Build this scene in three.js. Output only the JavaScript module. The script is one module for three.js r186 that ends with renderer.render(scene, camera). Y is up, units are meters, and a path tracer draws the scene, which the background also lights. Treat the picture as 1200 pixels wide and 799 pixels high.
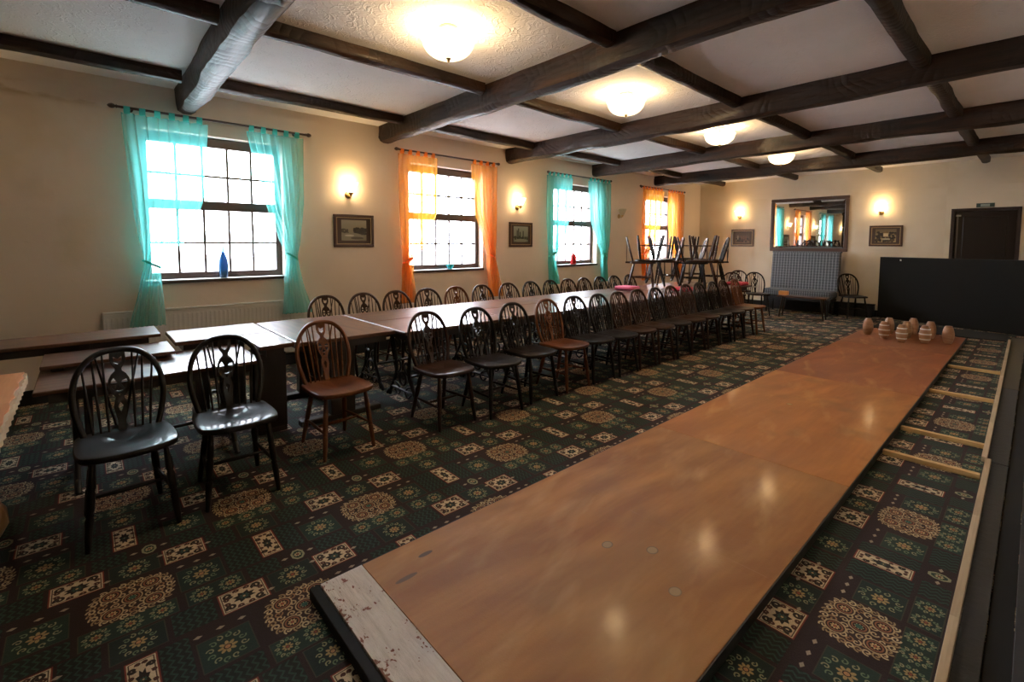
import * as THREE from 'three';
import { mergeGeometries, toCreasedNormals } from 'three/addons/utils/BufferGeometryUtils.js';
import { RoundedBoxGeometry } from 'three/addons/geometries/RoundedBoxGeometry.js';

// ---------------------------------------------------------------- camera, sky, exposure
const scene = new THREE.Scene();
const F = 554.83, CYP = 322.5, FULLH = 968;              // focal length and optical centre in pixels of the 1200 x 799 frame
const camera = new THREE.PerspectiveCamera(2 * Math.atan(FULLH / 2 / F) * 180 / Math.PI, 1200 / FULLH, 0.05, 200);
camera.setViewOffset(1200, FULLH, 0, FULLH / 2 - CYP, 1200, 799);
camera.position.set(0, 1.43, 0);
camera.rotation.order = 'YXZ';
camera.rotation.set(-3.782 * Math.PI / 180, 47.944 * Math.PI / 180, 0.24 * Math.PI / 180);
scene.add(camera);

scene.background = new THREE.Color().setRGB(0.92, 0.97, 1.08);   // bright overcast sky
scene.backgroundIntensity = 32;

const renderer = new THREE.WebGLRenderer({ antialias: true });
renderer.toneMapping = THREE.LinearToneMapping;
renderer.toneMappingExposure = 1.0;
renderer.shadowMap.enabled = true;
const WARM = new THREE.Color().setRGB(1.0, 0.68, 0.34);
const CEILING_LAMP = 1.65, SCONCE_LAMP = 0.5;              // candela

// ---------------------------------------------------------------- measures of the room (metres)
const WX = -5.865, RX = 0.9, ZE = -11.79, ZB = 2.4, CY = 2.96, T = 0.3;

// ---------------------------------------------------------------- helpers
function rng(seed) { let a = seed >>> 0; return () => { a = a + 0x6D2B79F5 | 0; let t = Math.imul(a ^ a >>> 15, 1 | a); t = t + Math.imul(t ^ t >>> 7, 61 | t) ^ t; return ((t ^ t >>> 14) >>> 0) / 4294967296; }; }
function hash(x, y, z) { let h = Math.imul(x, 374761393) + Math.imul(y, 668265263) + Math.imul(z, 2147483647 ^ 0x5bd1e995) | 0; h = Math.imul(h ^ h >>> 13, 1274126177); return ((h ^ h >>> 16) >>> 0) / 4294967296; }
function noise3(x, y, z) {
  const xi = Math.floor(x), yi = Math.floor(y), zi = Math.floor(z), xf = x - xi, yf = y - yi, zf = z - zi;
  const u = xf * xf * (3 - 2 * xf), v = yf * yf * (3 - 2 * yf), w = zf * zf * (3 - 2 * zf), L = (a, b, t) => a + (b - a) * t;
  const g = (i, j, k) => hash(xi + i, yi + j, zi + k);
  return L(L(L(g(0, 0, 0), g(1, 0, 0), u), L(g(0, 1, 0), g(1, 1, 0), u), v), L(L(g(0, 0, 1), g(1, 0, 1), u), L(g(0, 1, 1), g(1, 1, 1), u), v), w);
}
function fbm(x, y, z = 0, o = 4) { let s = 0, a = 0.5, n = 0; for (let i = 0; i < o; i++) { s += a * noise3(x, y, z + i * 17); n += a; a *= 0.5; x *= 2.03; y *= 2.03; z *= 2.03; } return s / n; }
const clamp = (v, a = 0, b = 1) => Math.min(b, Math.max(a, v));
const mixc = (a, b, t) => [a[0] + (b[0] - a[0]) * t, a[1] + (b[1] - a[1]) * t, a[2] + (b[2] - a[2]) * t];
function dataTex(w, h, fn, srgb = true) {
  const d = new Uint8Array(w * h * 4);
  for (let j = 0; j < h; j++) for (let i = 0; i < w; i++) {
    const c = fn(i, j, i / w, j / h), k = (j * w + i) * 4;
    d[k] = clamp(c[0], 0, 255); d[k + 1] = clamp(c[1], 0, 255); d[k + 2] = clamp(c[2], 0, 255); d[k + 3] = 255;
  }
  const t = new THREE.DataTexture(d, w, h, THREE.RGBAFormat);
  t.wrapS = t.wrapT = THREE.RepeatWrapping; t.magFilter = THREE.LinearFilter; t.minFilter = THREE.LinearMipmapLinearFilter; t.generateMipmaps = true;
  if (srgb) t.colorSpace = THREE.SRGBColorSpace;
  t.needsUpdate = true; return t;
}
function canvasTex(w, h, draw) {
  const c = document.createElement('canvas'); c.width = w; c.height = h; draw(c.getContext('2d'), w, h);
  const t = new THREE.CanvasTexture(c); t.wrapS = t.wrapT = THREE.RepeatWrapping; t.colorSpace = THREE.SRGBColorSpace; return t;
}
const used = {};
function numbered(n) { const k = used[n] = (used[n] ?? -1) + 1; return k ? n + '_' + String(k).padStart(3, '0') : n; }
function sh(o) { o.traverse(m => { if (m.isMesh) { m.castShadow = true; m.receiveShadow = true; } }); return o; }
function part(name, geo, mat, parent) { const m = new THREE.Mesh(geo, mat); m.name = name; m.castShadow = m.receiveShadow = true; parent.add(m); return m; }
function thing(name, label, category, pos = [0, 0, 0], turn = 0, group) {
  const o = new THREE.Group(); o.name = numbered(name); o.position.set(...pos); o.rotation.y = turn; o.userData = { label, category };
  if (group) o.userData.group = group; scene.add(o); return o;
}
function solid(name, geo, mat, label, category, pos = [0, 0, 0], group) {
  const m = new THREE.Mesh(geo, mat); m.name = numbered(name); m.castShadow = m.receiveShadow = true; m.position.set(...pos);
  m.userData = { label, category }; if (group) m.userData.group = group; scene.add(m); return m;
}
function struct(name, geo, mat, label) {
  const m = geo ? new THREE.Mesh(geo, mat) : new THREE.Group(); m.name = name; m.userData = { kind: 'structure', label, category: name.split('_')[0] };
  m.castShadow = m.receiveShadow = true; scene.add(m); return m;
}
function box(x0, x1, y0, y1, z0, z1, uvScale) {
  const g = new THREE.BoxGeometry(Math.abs(x1 - x0), Math.abs(y1 - y0), Math.abs(z1 - z0)); g.translate((x0 + x1) / 2, (y0 + y1) / 2, (z0 + z1) / 2);
  if (uvScale) boxUV(g, uvScale); return g;
}
function boxUV(g, s = 1, longAxis) {   // uv in metres / s, u along the grain
  const p = g.attributes.position, n = g.attributes.normal, uv = g.attributes.uv;
  for (let i = 0; i < p.count; i++) {
    const ax = Math.abs(n.getX(i)), ay = Math.abs(n.getY(i)), az = Math.abs(n.getZ(i));
    let a, b; const x = p.getX(i), y = p.getY(i), z = p.getZ(i);
    if (ay >= ax && ay >= az) { a = z; b = x; } else if (ax >= az) { a = z; b = y; } else { a = x; b = y; }
    if (longAxis === 'x' && ay >= ax && ay >= az) { a = x; b = z; }
    uv.setXY(i, a / s, b / s);
  }
  return g;
}
function rbox(x0, x1, y0, y1, z0, z1, r = 0.006, seg = 2) {
  const w = Math.abs(x1 - x0), h = Math.abs(y1 - y0), d = Math.abs(z1 - z0);
  const g = new RoundedBoxGeometry(w, h, d, seg, Math.min(r, w / 2.01, h / 2.01, d / 2.01)); g.translate((x0 + x1) / 2, (y0 + y1) / 2, (z0 + z1) / 2); return boxUV(g, 1);
}
const V = (x, y, z) => new THREE.Vector3(x, y, z);
function rod(a, b, r0, r1 = r0, seg = 8) {
  const d = b.clone().sub(a), g = new THREE.CylinderGeometry(r1, r0, d.length(), seg); g.applyQuaternion(new THREE.Quaternion().setFromUnitVectors(V(0, 1, 0), d.clone().normalize())); g.translate((a.x + b.x) / 2, (a.y + b.y) / 2, (a.z + b.z) / 2); return g;
}
function turned(a, b, prof, seg = 10) {  // prof: [t along a->b, radius]
  const L = a.distanceTo(b), g = new THREE.LatheGeometry(prof.map(([t, r]) => new THREE.Vector2(r, t * L)), seg);
  g.applyQuaternion(new THREE.Quaternion().setFromUnitVectors(V(0, 1, 0), b.clone().sub(a).normalize())); g.translate(a.x, a.y, a.z); return g;
}
function tube(pts, r, n = 24, seg = 7, closed = false) { return new THREE.TubeGeometry(new THREE.CatmullRomCurve3(pts, closed), n, r, seg, closed); }
function merge(list) { return mergeGeometries(list.map(g => { const h = g.index ? g.toNonIndexed() : g; for (const k of Object.keys(h.attributes)) if (!['position', 'normal', 'uv'].includes(k)) h.deleteAttribute(k); return h; })); }
const lin = (r, g, b) => new THREE.Color().setRGB(r, g, b);
const ORD = ['first', 'second', 'third', 'fourth', 'fifth', 'sixth', 'seventh', 'eighth', 'ninth', 'tenth', 'eleventh', 'twelfth', 'thirteenth', 'fourteenth', 'fifteenth', 'sixteenth', 'seventeenth', 'eighteenth', 'nineteenth', 'twentieth'];

// ---------------------------------------------------------------- textures
// carpet: woven patchwork of panels, 1.00 m x 1.01 m repeat, half drop
const carpetTex = canvasTex(1024, 1024, (c, W, H) => {
  const r = rng(7), S = W; // 1024 px = 1 m
  c.fillStyle = '#2b1819'; c.fillRect(0, 0, W, H);
  const GREEN = ['#1a2c26', '#1f342b', '#192824'], CREAM = '#cbb797', RED = '#7e3527', TAN = '#9a7d55', DARK = '#150f10';
  function at(u, w, fn) {   // draw with wrap, origin u,w in metres, and the half-drop copy
    for (const [hu, hw] of [[0, 0], [0.5, 0.5]]) for (const du of [-1, 0, 1]) for (const dw of [-1, 0, 1]) {
      const x = (u + hu + du + 0.5) * S, y = (w + hw + dw + 0.5) * S;
      if (x < -320 || x > W + 320 || y < -320 || y > H + 320) continue;
      c.save(); c.translate(x, y); fn(); c.restore();
    }
  }
  const flower = (x, y, R, col, core) => { c.fillStyle = col; for (let k = 0; k < 8; k++) { c.save(); c.translate(x, y); c.rotate(k * Math.PI / 4); c.beginPath(); c.ellipse(R * 0.62, 0, R * 0.36, R * 0.2, 0, 0, 7); c.fill(); c.restore(); } c.fillStyle = core; c.beginPath(); c.arc(x, y, R * 0.34, 0, 7); c.fill(); c.strokeStyle = DARK; c.lineWidth = R * 0.1; c.stroke(); };
  const scroll = (x, y, R, col, lw, a0 = 0, turns = 1.4) => { c.strokeStyle = col; c.lineWidth = lw; c.beginPath(); for (let k = 0; k <= 24; k++) { const t = k / 24, a = a0 + t * turns * Math.PI * 2, q = R * (1 - t * 0.8); c.lineTo(x + Math.cos(a) * q, y + Math.sin(a) * q); } c.stroke(); };
  function green(u0, u1, w0, w1, kind) {
    at((u0 + u1) / 2, (w0 + w1) / 2, () => {
      const a = (u1 - u0) * S, b = (w1 - w0) * S;
      c.fillStyle = GREEN[kind % 3]; c.fillRect(-a / 2, -b / 2, a, b); c.strokeStyle = '#3d3a2c'; c.lineWidth = 4; c.strokeRect(-a / 2, -b / 2, a, b);
      const rr = rng(kind * 31 + 5), n = Math.max(1, Math.round(b / a)), m = Math.max(1, Math.round(a / b));
      for (let i = 0; i < n * m; i++) {
        const px = m > 1 ? (i - (m - 1) / 2) * a / m : 0, py = m > 1 ? 0 : (i - (n - 1) / 2) * b / n, R = Math.min(a / m, b / n) * 0.33;
        for (let k = 0; k < 12; k++) { const t = k / 12 * Math.PI * 2 + 0.2; scroll(px + Math.cos(t) * R * 1.15, py + Math.sin(t) * R * 1.0, R * 0.26, k % 2 ? '#8f8a68' : '#68795c', 5, t, 1.0); }
        flower(px, py, R * 0.62, '#a58a5c', k2(kind));
      }
      function k2(q) { return q % 2 ? '#b4835a' : '#8c4a34'; }
    });
  }
  function zig(u0, u1, w0, w1) {
    at((u0 + u1) / 2, (w0 + w1) / 2, () => {
      const a = (u1 - u0) * S, b = (w1 - w0) * S; c.fillStyle = '#191d18'; c.fillRect(-a / 2, -b / 2, a, b);
      c.save(); c.beginPath(); c.rect(-a / 2, -b / 2, a, b); c.clip();
      for (let y = -b / 2 + 8; y < b / 2 + 20; y += 26) { c.strokeStyle = '#263f34'; c.lineWidth = 7; c.beginPath(); for (let x = -a / 2; x <= a / 2 + 18; x += 18) c.lineTo(x, y + ((x / 18 + 1000) & 1 ? 8 : -8)); c.stroke(); }
      c.restore();
    });
  }
  function cream(u0, u1, w0, w1) {
    at((u0 + u1) / 2, (w0 + w1) / 2, () => {
      const a = (u1 - u0) * S, b = (w1 - w0) * S, m = Math.min(a, b);
      c.fillStyle = RED; c.fillRect(-a / 2 - 5, -b / 2 - 5, a + 10, b + 10); c.fillStyle = CREAM; c.fillRect(-a / 2, -b / 2, a, b);
      c.strokeStyle = '#3a2a22'; c.lineWidth = 3; c.strokeRect(-a / 2 + 6, -b / 2 + 6, a - 12, b - 12);
      for (const sx of [-1, 1]) for (const sy of [-1, 1]) { scroll(sx * a * 0.3, sy * b * 0.32, m * 0.14, '#2c211d', 10, sx * sy, 1.3); scroll(sx * a * 0.12, sy * b * 0.38, m * 0.08, '#4a2a22', 8, 2, 1.2); scroll(sx * a * 0.4, sy * b * 0.12, m * 0.08, '#4a2a22', 8, 1, 1.2); }
      c.fillStyle = '#221c1a'; c.beginPath(); for (let k = 0; k < 16; k++) { const t = k / 16 * Math.PI * 2, q = k % 2 ? 0.27 : 0.17; c.lineTo(Math.cos(t) * a * q, Math.sin(t) * b * q); } c.fill();
      flower(0, 0, m * 0.15, '#2f4d44', '#b59b74');
    });
  }
  // ground diamonds
  const dia = (u, w) => at(u, w, () => { c.fillStyle = '#a08d78'; c.beginPath(); c.moveTo(0, -16); c.lineTo(9, 0); c.lineTo(0, 16); c.lineTo(-9, 0); c.fill(); });
  const oct = (u, w) => at(u, w, () => { c.fillStyle = '#8f8d6c'; c.beginPath(); for (let k = 0; k < 8; k++) c.lineTo(Math.cos(k * Math.PI / 4 + 0.39) * 42, Math.sin(k * Math.PI / 4 + 0.39) * 30); c.fill(); c.fillStyle = '#243a30'; c.beginPath(); for (let k = 0; k < 8; k++) c.lineTo(Math.cos(k * Math.PI / 4 + 0.39) * 30, Math.sin(k * Math.PI / 4 + 0.39) * 20); c.fill(); flower(0, 0, 17, '#b9a47c', '#7a3b2c'); });
  zig(-0.12, 0.1, 0.365, 0.45); zig(-0.12, 0.1, 0.553, 0.675); zig(0.118, 0.213, 0.18, 0.34); zig(-0.275, -0.145, 0.265, 0.4); zig(-0.275, -0.145, 0.6, 0.71); zig(0.118, 0.213, 0.5, 0.62);
  green(-0.055, 0.1, 0.185, 0.35, 1); green(-0.055, 0.1, 0.69, 0.85, 3); green(-0.275, -0.145, -0.105, 0.065, 2); green(0.118, 0.213, -0.13, 0.16, 4); green(-0.275, -0.145, 0.42, 0.58, 5); green(0.118, 0.213, 0.64, 0.84, 6);
  cream(-0.272, -0.148, -0.275, -0.125); cream(-0.272, -0.148, 0.085, 0.245); cream(-0.115, 0.085, 0.46, 0.54);
  oct(0.165, 0.42);
  for (const [u, w] of [[-0.09, 0.2], [-0.09, 0.27], [-0.09, 0.34], [-0.09, 0.71], [-0.09, 0.77], [-0.09, 0.83], [0.165, 0.365], [0.165, 0.475], [-0.21, -0.29], [-0.24, -0.113], [-0.18, 0.073]]) dia(u, w);
  // medallion
  at(0, 0, () => {
    const a = 0.122 * S, b = 0.142 * S;
    c.fillStyle = '#3b2620'; c.beginPath(); c.ellipse(0, 0, a * 0.98, b * 0.98, 0, 0, 7); c.fill(); c.fillStyle = '#33201d'; c.fillRect(-a * 0.85, -b * 0.85, a * 1.7, b * 1.7);
    const ring = (x, y, R) => { c.fillStyle = '#241413'; c.beginPath(); c.arc(x, y, R * 1.05, 0, 7); c.fill(); c.strokeStyle = '#b89f78'; c.lineWidth = R * 0.16; c.beginPath(); c.arc(x, y, R, 0, 7); c.stroke(); c.strokeStyle = '#8c5a40'; c.lineWidth = R * 0.18; c.beginPath(); c.arc(x, y, R * 0.7, 0, 7); c.stroke(); flower(x, y, R * 0.5, '#c9a878', '#a4573d'); };
    for (let k = 0; k < 28; k++) { const t = k / 28 * Math.PI * 2, q = 0.88 / Math.max(Math.abs(Math.cos(t)), Math.abs(Math.sin(t))) * 0.42 + 0.5; scroll(Math.cos(t) * a * q, Math.sin(t) * b * q, a * 0.13, k % 2 ? '#c2ab84' : '#9d8460', 6.5, t, 1.2); }
    for (let k = 0; k < 22; k++) { const t = k / 22 * Math.PI * 2; scroll(Math.cos(t) * a * 0.66, Math.sin(t) * b * 0.66, a * 0.13, k % 2 ? '#bfa680' : '#96704e', 6, -t, 1.1); } for (let k = 0; k < 10; k++) { const t = k / 10 * Math.PI * 2; scroll(Math.cos(t) * a * 0.38, Math.sin(t) * b * 0.38, a * 0.12, '#b59c76', 6, t, 1.1); }
    for (const [x, y] of [[-0.5, -0.45], [0.5, -0.45], [-0.5, 0.45], [0.5, 0.45]]) ring(x * a, y * b, a * 0.27);
    ring(0, 0, a * 0.26); c.fillStyle = '#33594d'; c.beginPath(); c.arc(0, 0, a * 0.1, 0, 7); c.fill();
  });
  // yarn speckle
  const im = c.getImageData(0, 0, W, H), d = im.data;
  for (let i = 0; i < d.length; i += 4) { const k = 0.82 + 0.36 * r(); d[i] *= k; d[i + 1] *= k; d[i + 2] *= k; }
  c.putImageData(im, 0, 0);
});
const pileBump = dataTex(256, 256, (i, j) => { const v = 120 + 120 * (hash(i, j, 3) - 0.5) + 60 * (noise3(i / 6, j / 6, 2) - 0.5); return [v, v, v]; }, false);
const plasterBump = canvasTex(1024, 1024, (c, W, H) => {   // trowelled plaster: overlapping curved strokes
  const r = rng(77); c.fillStyle = '#808080'; c.fillRect(0, 0, W, H);
  for (let k = 0; k < 2600; k++) {
    const x = r() * W, y = r() * H, R = 12 + r() * 60, a = r() * 7, w = 0.5 + r() * 1.6, g = 60 + Math.floor(r() * 150);
    c.strokeStyle = `rgba(${g},${g},${g},${0.12 + 0.3 * r()})`; c.lineWidth = 2 + r() * 9;
    for (const dx of [-W, 0, W]) for (const dy of [-H, 0, H]) { if (x + dx < -80 || x + dx > W + 80 || y + dy < -80 || y + dy > H + 80) continue; c.beginPath(); c.arc(x + dx, y + dy, R, a, a + w); c.stroke(); }
  }
}); plasterBump.colorSpace = THREE.NoColorSpace;
const wallBump = dataTex(512, 512, (i, j) => { const v = 128 + 120 * (fbm(i / 40, j / 40, 2, 4) - 0.5) + 20 * (hash(i, j, 1) - 0.5); return [v, v, v]; }, false);
// window wall paint with the damp stains above the pelmet line at its near end (texture spans the wall: u = distance from back wall, v = height)
const WLEN = ZB - ZE;
const wallLeftTex = dataTex(2048, 512, (i, j, u, v) => {
  const s = u * WLEN, y = v * CY, z = ZB - s;
  let c = [228, 214, 198];
  const m = fbm(s * 1.3, y * 1.3, 4, 4); c = mixc(c, [214, 198, 178], clamp((m - 0.45) * 1.6));
  if (z > -0.45) {   // rust-brown water marks with ragged outlines
    const n = fbm(s * 3.2, y * 9, 9, 5), band = Math.exp(-(((y - 2.74) / 0.055) ** 2)), k = clamp((n - 0.42) * 6) * clamp(band * 1.4) * clamp((z + 0.42) * 4);
    c = mixc(c, [168, 136, 92], k * 0.7);
    const n2 = fbm(s * 2.1 + 7, y * 2.1, 12, 4), k2 = clamp((n2 - 0.52) * 6) * clamp((z + 0.2) * 2.5); c = mixc(c, [200, 180, 146], k2 * 0.4);
  }
  return c;
});
const wallTex = dataTex(512, 512, (i, j, u, v) => mixc([222, 209, 186], [208, 192, 162], clamp((fbm(u * 6, v * 6, 4, 4) - 0.42) * 1.6)));
const ceilTex = dataTex(512, 512, (i, j, u, v) => mixc([238, 236, 238], [226, 222, 222], clamp((fbm(u * 7, v * 7, 14, 4) - 0.4) * 1.5)));
// grain: u along the grain (one repeat = 1 m)
function woodTex(w, h, a, b, seed, fu = 2.2, fv = 34, warp = 2) { return dataTex(w, h, (i, j, u, v) => { const n = fbm(u * fu, v * fv + warp * fbm(u * 3, v * 3, seed + 5, 2), seed, 4), f = fbm(u * 7, v * 160, seed + 9, 2); return mixc(a, b, clamp((n - 0.28) * 1.7 + (f - 0.5) * 0.45)); }); }
const tableTex = woodTex(1024, 512, [74, 46, 34], [110, 74, 54], 3);
const beamTex = woodTex(512, 512, [24, 13, 6], [66, 39, 19], 11, 2, 12, 3);
const beamBump = dataTex(512, 512, (i, j, u, v) => { const k = u * 14 + 2.4 * noise3(u * 5, v * 4, 3), f = k - Math.floor(k), scal = 1 - (2 * f - 1) ** 2, m = fbm(u * 9, v * 20, 7, 3), q = 255 * clamp(scal * 0.45 * noise3(u * 9, v * 7, 9) + m * 0.6); return [q, q, q]; }, false);
const grainBump = dataTex(512, 256, (i, j, u, v) => { const q = 255 * fbm(u * 6, v * 60, 3, 3); return [q, q, q]; }, false);
// plywood sheets (u along the alley, v across), amber varnish, scuffs; each sheet 1.22 m wide
function plyTex(a, b, worn, wornAmt, seed, marks = []) {
  return canvasTex(1024, 512, (c, W, H) => {
    const im = c.createImageData(W, H), d = im.data;
    for (let j = 0; j < H; j++) for (let i = 0; i < W; i++) {
      const u = i / W * 2.44, v = j / H * 1.22, n = fbm(u * 1.6 + 2.2 * fbm(u * 0.9, v * 1.2, seed + 3, 2) + v * 1.2, v * 9 + 3 * fbm(u * 1.1, v * 0.9, seed + 6, 2) - u * 1.5, seed, 5), g = fbm(u * 5, v * 70, seed + 2, 2);
      let q = mixc(a, b, clamp((n - 0.3) * 1.8 + (g - 0.5) * 0.35));
      const s = fbm(u * 2.1, v * 2.6, seed + 20, 4), sc = fbm(u * 3 + v * 9, v * 3 - u * 2, seed + 40, 4);
      q = mixc(q, worn, wornAmt * clamp((s - 0.34) * 2.4)); if (sc > 0.6) q = mixc(q, [196, 158, 104], clamp((sc - 0.6) * 1.6));
      const dk = fbm(u * 4, v * 4, seed + 60, 3); if (dk > 0.66) q = mixc(q, [112, 76, 42], clamp((dk - 0.66) * 1.8));
      const k = (j * W + i) * 4; d[k] = q[0]; d[k + 1] = q[1]; d[k + 2] = q[2]; d[k + 3] = 255;
    }
    c.putImageData(im, 0, 0);
    for (const [u, v, ru, rv, col, ring] of marks) { c.beginPath(); c.ellipse(u / 2.44 * W, v / 1.22 * H, ru / 2.44 * W, rv / 1.22 * H, 0, 0, 7); if (ring) { c.strokeStyle = ring; c.lineWidth = 2; c.stroke(); } c.fillStyle = col; c.globalAlpha = 0.75; c.fill(); c.globalAlpha = 1; }
  });
}
const chippedTex = canvasTex(256, 1024, (c, W, H) => {   // chipped white paint on the oche board
  const im = c.createImageData(W, H), d = im.data;
  for (let j = 0; j < H; j++) for (let i = 0; i < W; i++) {
    const n = fbm(i / 34, j / 34, 3, 5), m = fbm(i / 9, j / 9, 8, 3), e = clamp(1 - i / 46) * 0.17;
    let q = mixc([228, 222, 216], [204, 196, 190], n); if (n * 0.5 + m * 0.5 + e > 0.685) q = mixc([140, 112, 86], [120, 60, 54], clamp(m * 1.6 - 0.5)); const k = (j * W + i) * 4; d[k] = q[0]; d[k + 1] = q[1]; d[k + 2] = q[2]; d[k + 3] = 255;
  }
  c.putImageData(im, 0, 0);
});
const tweedTex = canvasTex(256, 256, (c, W, H) => {
  const r = rng(5); c.fillStyle = '#54595e'; c.fillRect(0, 0, W, H);
  for (let k = 0; k < 4; k++) { c.fillStyle = '#858b90'; c.fillRect(k * 64, 0, 12, H); c.fillStyle = '#393e43'; c.fillRect(k * 64 + 32, 0, 8, H); c.globalAlpha = 0.55; c.fillStyle = '#858b90'; c.fillRect(0, k * 64 + 6, W, 10); c.fillStyle = '#393e43'; c.fillRect(0, k * 64 + 38, W, 8); c.globalAlpha = 1; }
  const im = c.getImageData(0, 0, W, H), d = im.data; for (let i = 0; i < d.length; i += 4) { const k = 0.8 + 0.4 * r(); d[i] *= k; d[i + 1] *= k; d[i + 2] *= k; } c.putImageData(im, 0, 0);
});
const tex = (t, su, sv) => { const c = t.clone(); c.repeat.set(su, sv); c.needsUpdate = true; return c; };

// ---------------------------------------------------------------- materials
const std = (o) => new THREE.MeshStandardMaterial(o), phy = (o) => new THREE.MeshPhysicalMaterial(o);
const M = {
  carpet: std({ map: carpetTex, bumpMap: tex(pileBump, 5, 5), bumpScale: 0.002, roughness: 0.95 }),
  wallLeft: std({ map: tex(wallLeftTex, 1 / WLEN, 1 / CY), bumpMap: tex(wallBump, 0.7, 0.7), bumpScale: 0.006, roughness: 0.75 }),
  wall: std({ map: tex(wallTex, 0.4, 0.4), bumpMap: tex(wallBump, 0.7, 0.7), bumpScale: 0.006, roughness: 0.75 }),
  ceiling: std({ map: tex(ceilTex, 0.3, 0.3), bumpMap: tex(plasterBump, 0.7, 0.7), bumpScale: 0.022, roughness: 0.85 }),
  beam: phy({ map: beamTex, bumpMap: beamBump, bumpScale: 0.013, roughness: 0.66, clearcoat: 0.08, clearcoatRoughness: 0.2, specularIntensity: 0.7 }),
  frame: std({ color: lin(0.055, 0.03, 0.022), roughness: 0.4 }),
  lead: std({ color: lin(0.12, 0.1, 0.1), roughness: 0.6 }),
  glass: phy({ color: 0xffffff, transmission: 1, thickness: 0, roughness: 0.0, ior: 1.5 }),
  black: std({ color: lin(0.007, 0.007, 0.007), roughness: 0.55 }),
  blackBoard: phy({ color: lin(0.008, 0.0075, 0.0065), roughness: 0.8, specularIntensity: 0.4, bumpMap: wallBump, bumpScale: 0.003 }),
  brass: std({ color: lin(0.55, 0.4, 0.18), metalness: 1, roughness: 0.3 }),
  iron: phy({ color: lin(0.02, 0.02, 0.022), metalness: 0.2, roughness: 0.4, clearcoat: 0.3 }),
  table: phy({ map: tableTex, bumpMap: grainBump, bumpScale: 0.0006, roughness: 0.42, clearcoat: 0.5, clearcoatRoughness: 0.07, specularIntensity: 0.6 }),
  tableEdge: std({ color: lin(0.03, 0.017, 0.012), roughness: 0.4 }),
  pale: phy({ map: woodTex(512, 512, [190, 122, 70], [214, 150, 96], 21, 2, 20), roughness: 0.45 }),
  paleLeg: phy({ color: lin(0.36, 0.17, 0.06), roughness: 0.45 }),
  chip: std({ map: chippedTex, bumpMap: wallBump, bumpScale: 0.01, roughness: 0.8 }),
  batten: std({ map: woodTex(256, 256, [196, 160, 104], [222, 188, 130], 31, 2, 20), roughness: 0.7 }),
  lath: std({ map: woodTex(256, 256, [176, 156, 128], [200, 182, 152], 33, 2, 20), roughness: 0.75 }),
  rubber: std({ color: lin(0.035, 0.037, 0.04), roughness: 0.6, bumpMap: tex(wallBump, 3, 3), bumpScale: 0.004 }),
  rubberDark: std({ color: lin(0.007, 0.007, 0.007), roughness: 0.95 }),
  rubberOld: std({ color: lin(0.10, 0.088, 0.062), roughness: 0.8, bumpMap: tex(wallBump, 3, 3), bumpScale: 0.004 }),
  ledge: std({ color: lin(0.13, 0.075, 0.045), roughness: 0.6 }),
  radiator: std({ color: lin(0.72, 0.7, 0.66), roughness: 0.4 }),
  tweed: std({ map: tex(tweedTex, 4.4, 4.4), roughness: 0.95 }),
  tweedRoll: std({ map: tex(tweedTex, 6, 6), color: lin(0.75, 0.75, 0.77), roughness: 0.9 }),
  red: std({ color: lin(0.42, 0.03, 0.05), roughness: 0.85 }),
  pink: std({ color: lin(0.55, 0.1, 0.2), roughness: 0.85 }),
  amberBox: std({ color: lin(0.5, 0.2, 0.04), roughness: 0.6 }),
  pinWood: phy({ map: woodTex(256, 256, [150, 112, 82], [178, 140, 106], 41, 2, 14), roughness: 0.5, clearcoat: 0.2 }),
  pinBand: std({ color: lin(0.75, 0.72, 0.68), roughness: 0.6 }),
  mirror: std({ color: lin(0.9, 0.92, 0.92), metalness: 1, roughness: 0.015 }),
  gold: std({ color: lin(0.42, 0.3, 0.15), metalness: 0.7, roughness: 0.4 }),
  pictureFrame: phy({ color: lin(0.06, 0.026, 0.018), roughness: 0.3, clearcoat: 0.4 }),
  mount: std({ color: lin(0.07, 0.045, 0.035), roughness: 0.8 }),
  door: phy({ color: lin(0.011, 0.006, 0.005), roughness: 0.3, clearcoat: 0.4 }),
  doorFrame: std({ color: lin(0.02, 0.008, 0.006), roughness: 0.45 }),
  signGreen: std({ color: lin(0.03, 0.06, 0.045), roughness: 0.5 }), signPale: std({ color: lin(0.35, 0.38, 0.33), roughness: 0.5 }),
  lampGlass: std({ color: lin(0.9, 0.86, 0.76), emissive: lin(1.0, 0.76, 0.4), emissiveIntensity: 3.2, roughness: 0.4 }),
  unlitGlass: phy({ color: lin(0.72, 0.66, 0.52), roughness: 0.35, transmission: 0.4, thickness: 0 }),
  white: std({ color: lin(0.7, 0.69, 0.66), roughness: 0.6 }),
  outside: std({ color: lin(0.72, 0.72, 0.72), roughness: 0.9 }),
};
const chairMat = [
  phy({ map: woodTex(256, 256, [20, 15, 15], [32, 25, 24], 51, 2, 20),roughness: 0.5, clearcoat: 0.35, clearcoatRoughness: 0.1, specularIntensity: 0.35 }),
  phy({ map: woodTex(256, 256, [46, 27, 19], [66, 40, 27], 52, 2, 20),roughness: 0.5, clearcoat: 0.35, clearcoatRoughness: 0.1, specularIntensity: 0.35 }),
  phy({ map: woodTex(256, 256, [92, 50, 26], [118, 70, 38], 53, 2, 20),roughness: 0.5, clearcoat: 0.35, clearcoatRoughness: 0.1, specularIntensity: 0.35 }),
];
const sheer = (r, g, b) => phy({ color: lin(r, g, b), transmission: 0.7, thickness: 0, roughness: 0.85, transparent: true, opacity: 0.5, side: THREE.DoubleSide });
M.teal = sheer(0.18, 0.82, 0.78); M.orange = sheer(1.0, 0.44, 0.04);
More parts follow.
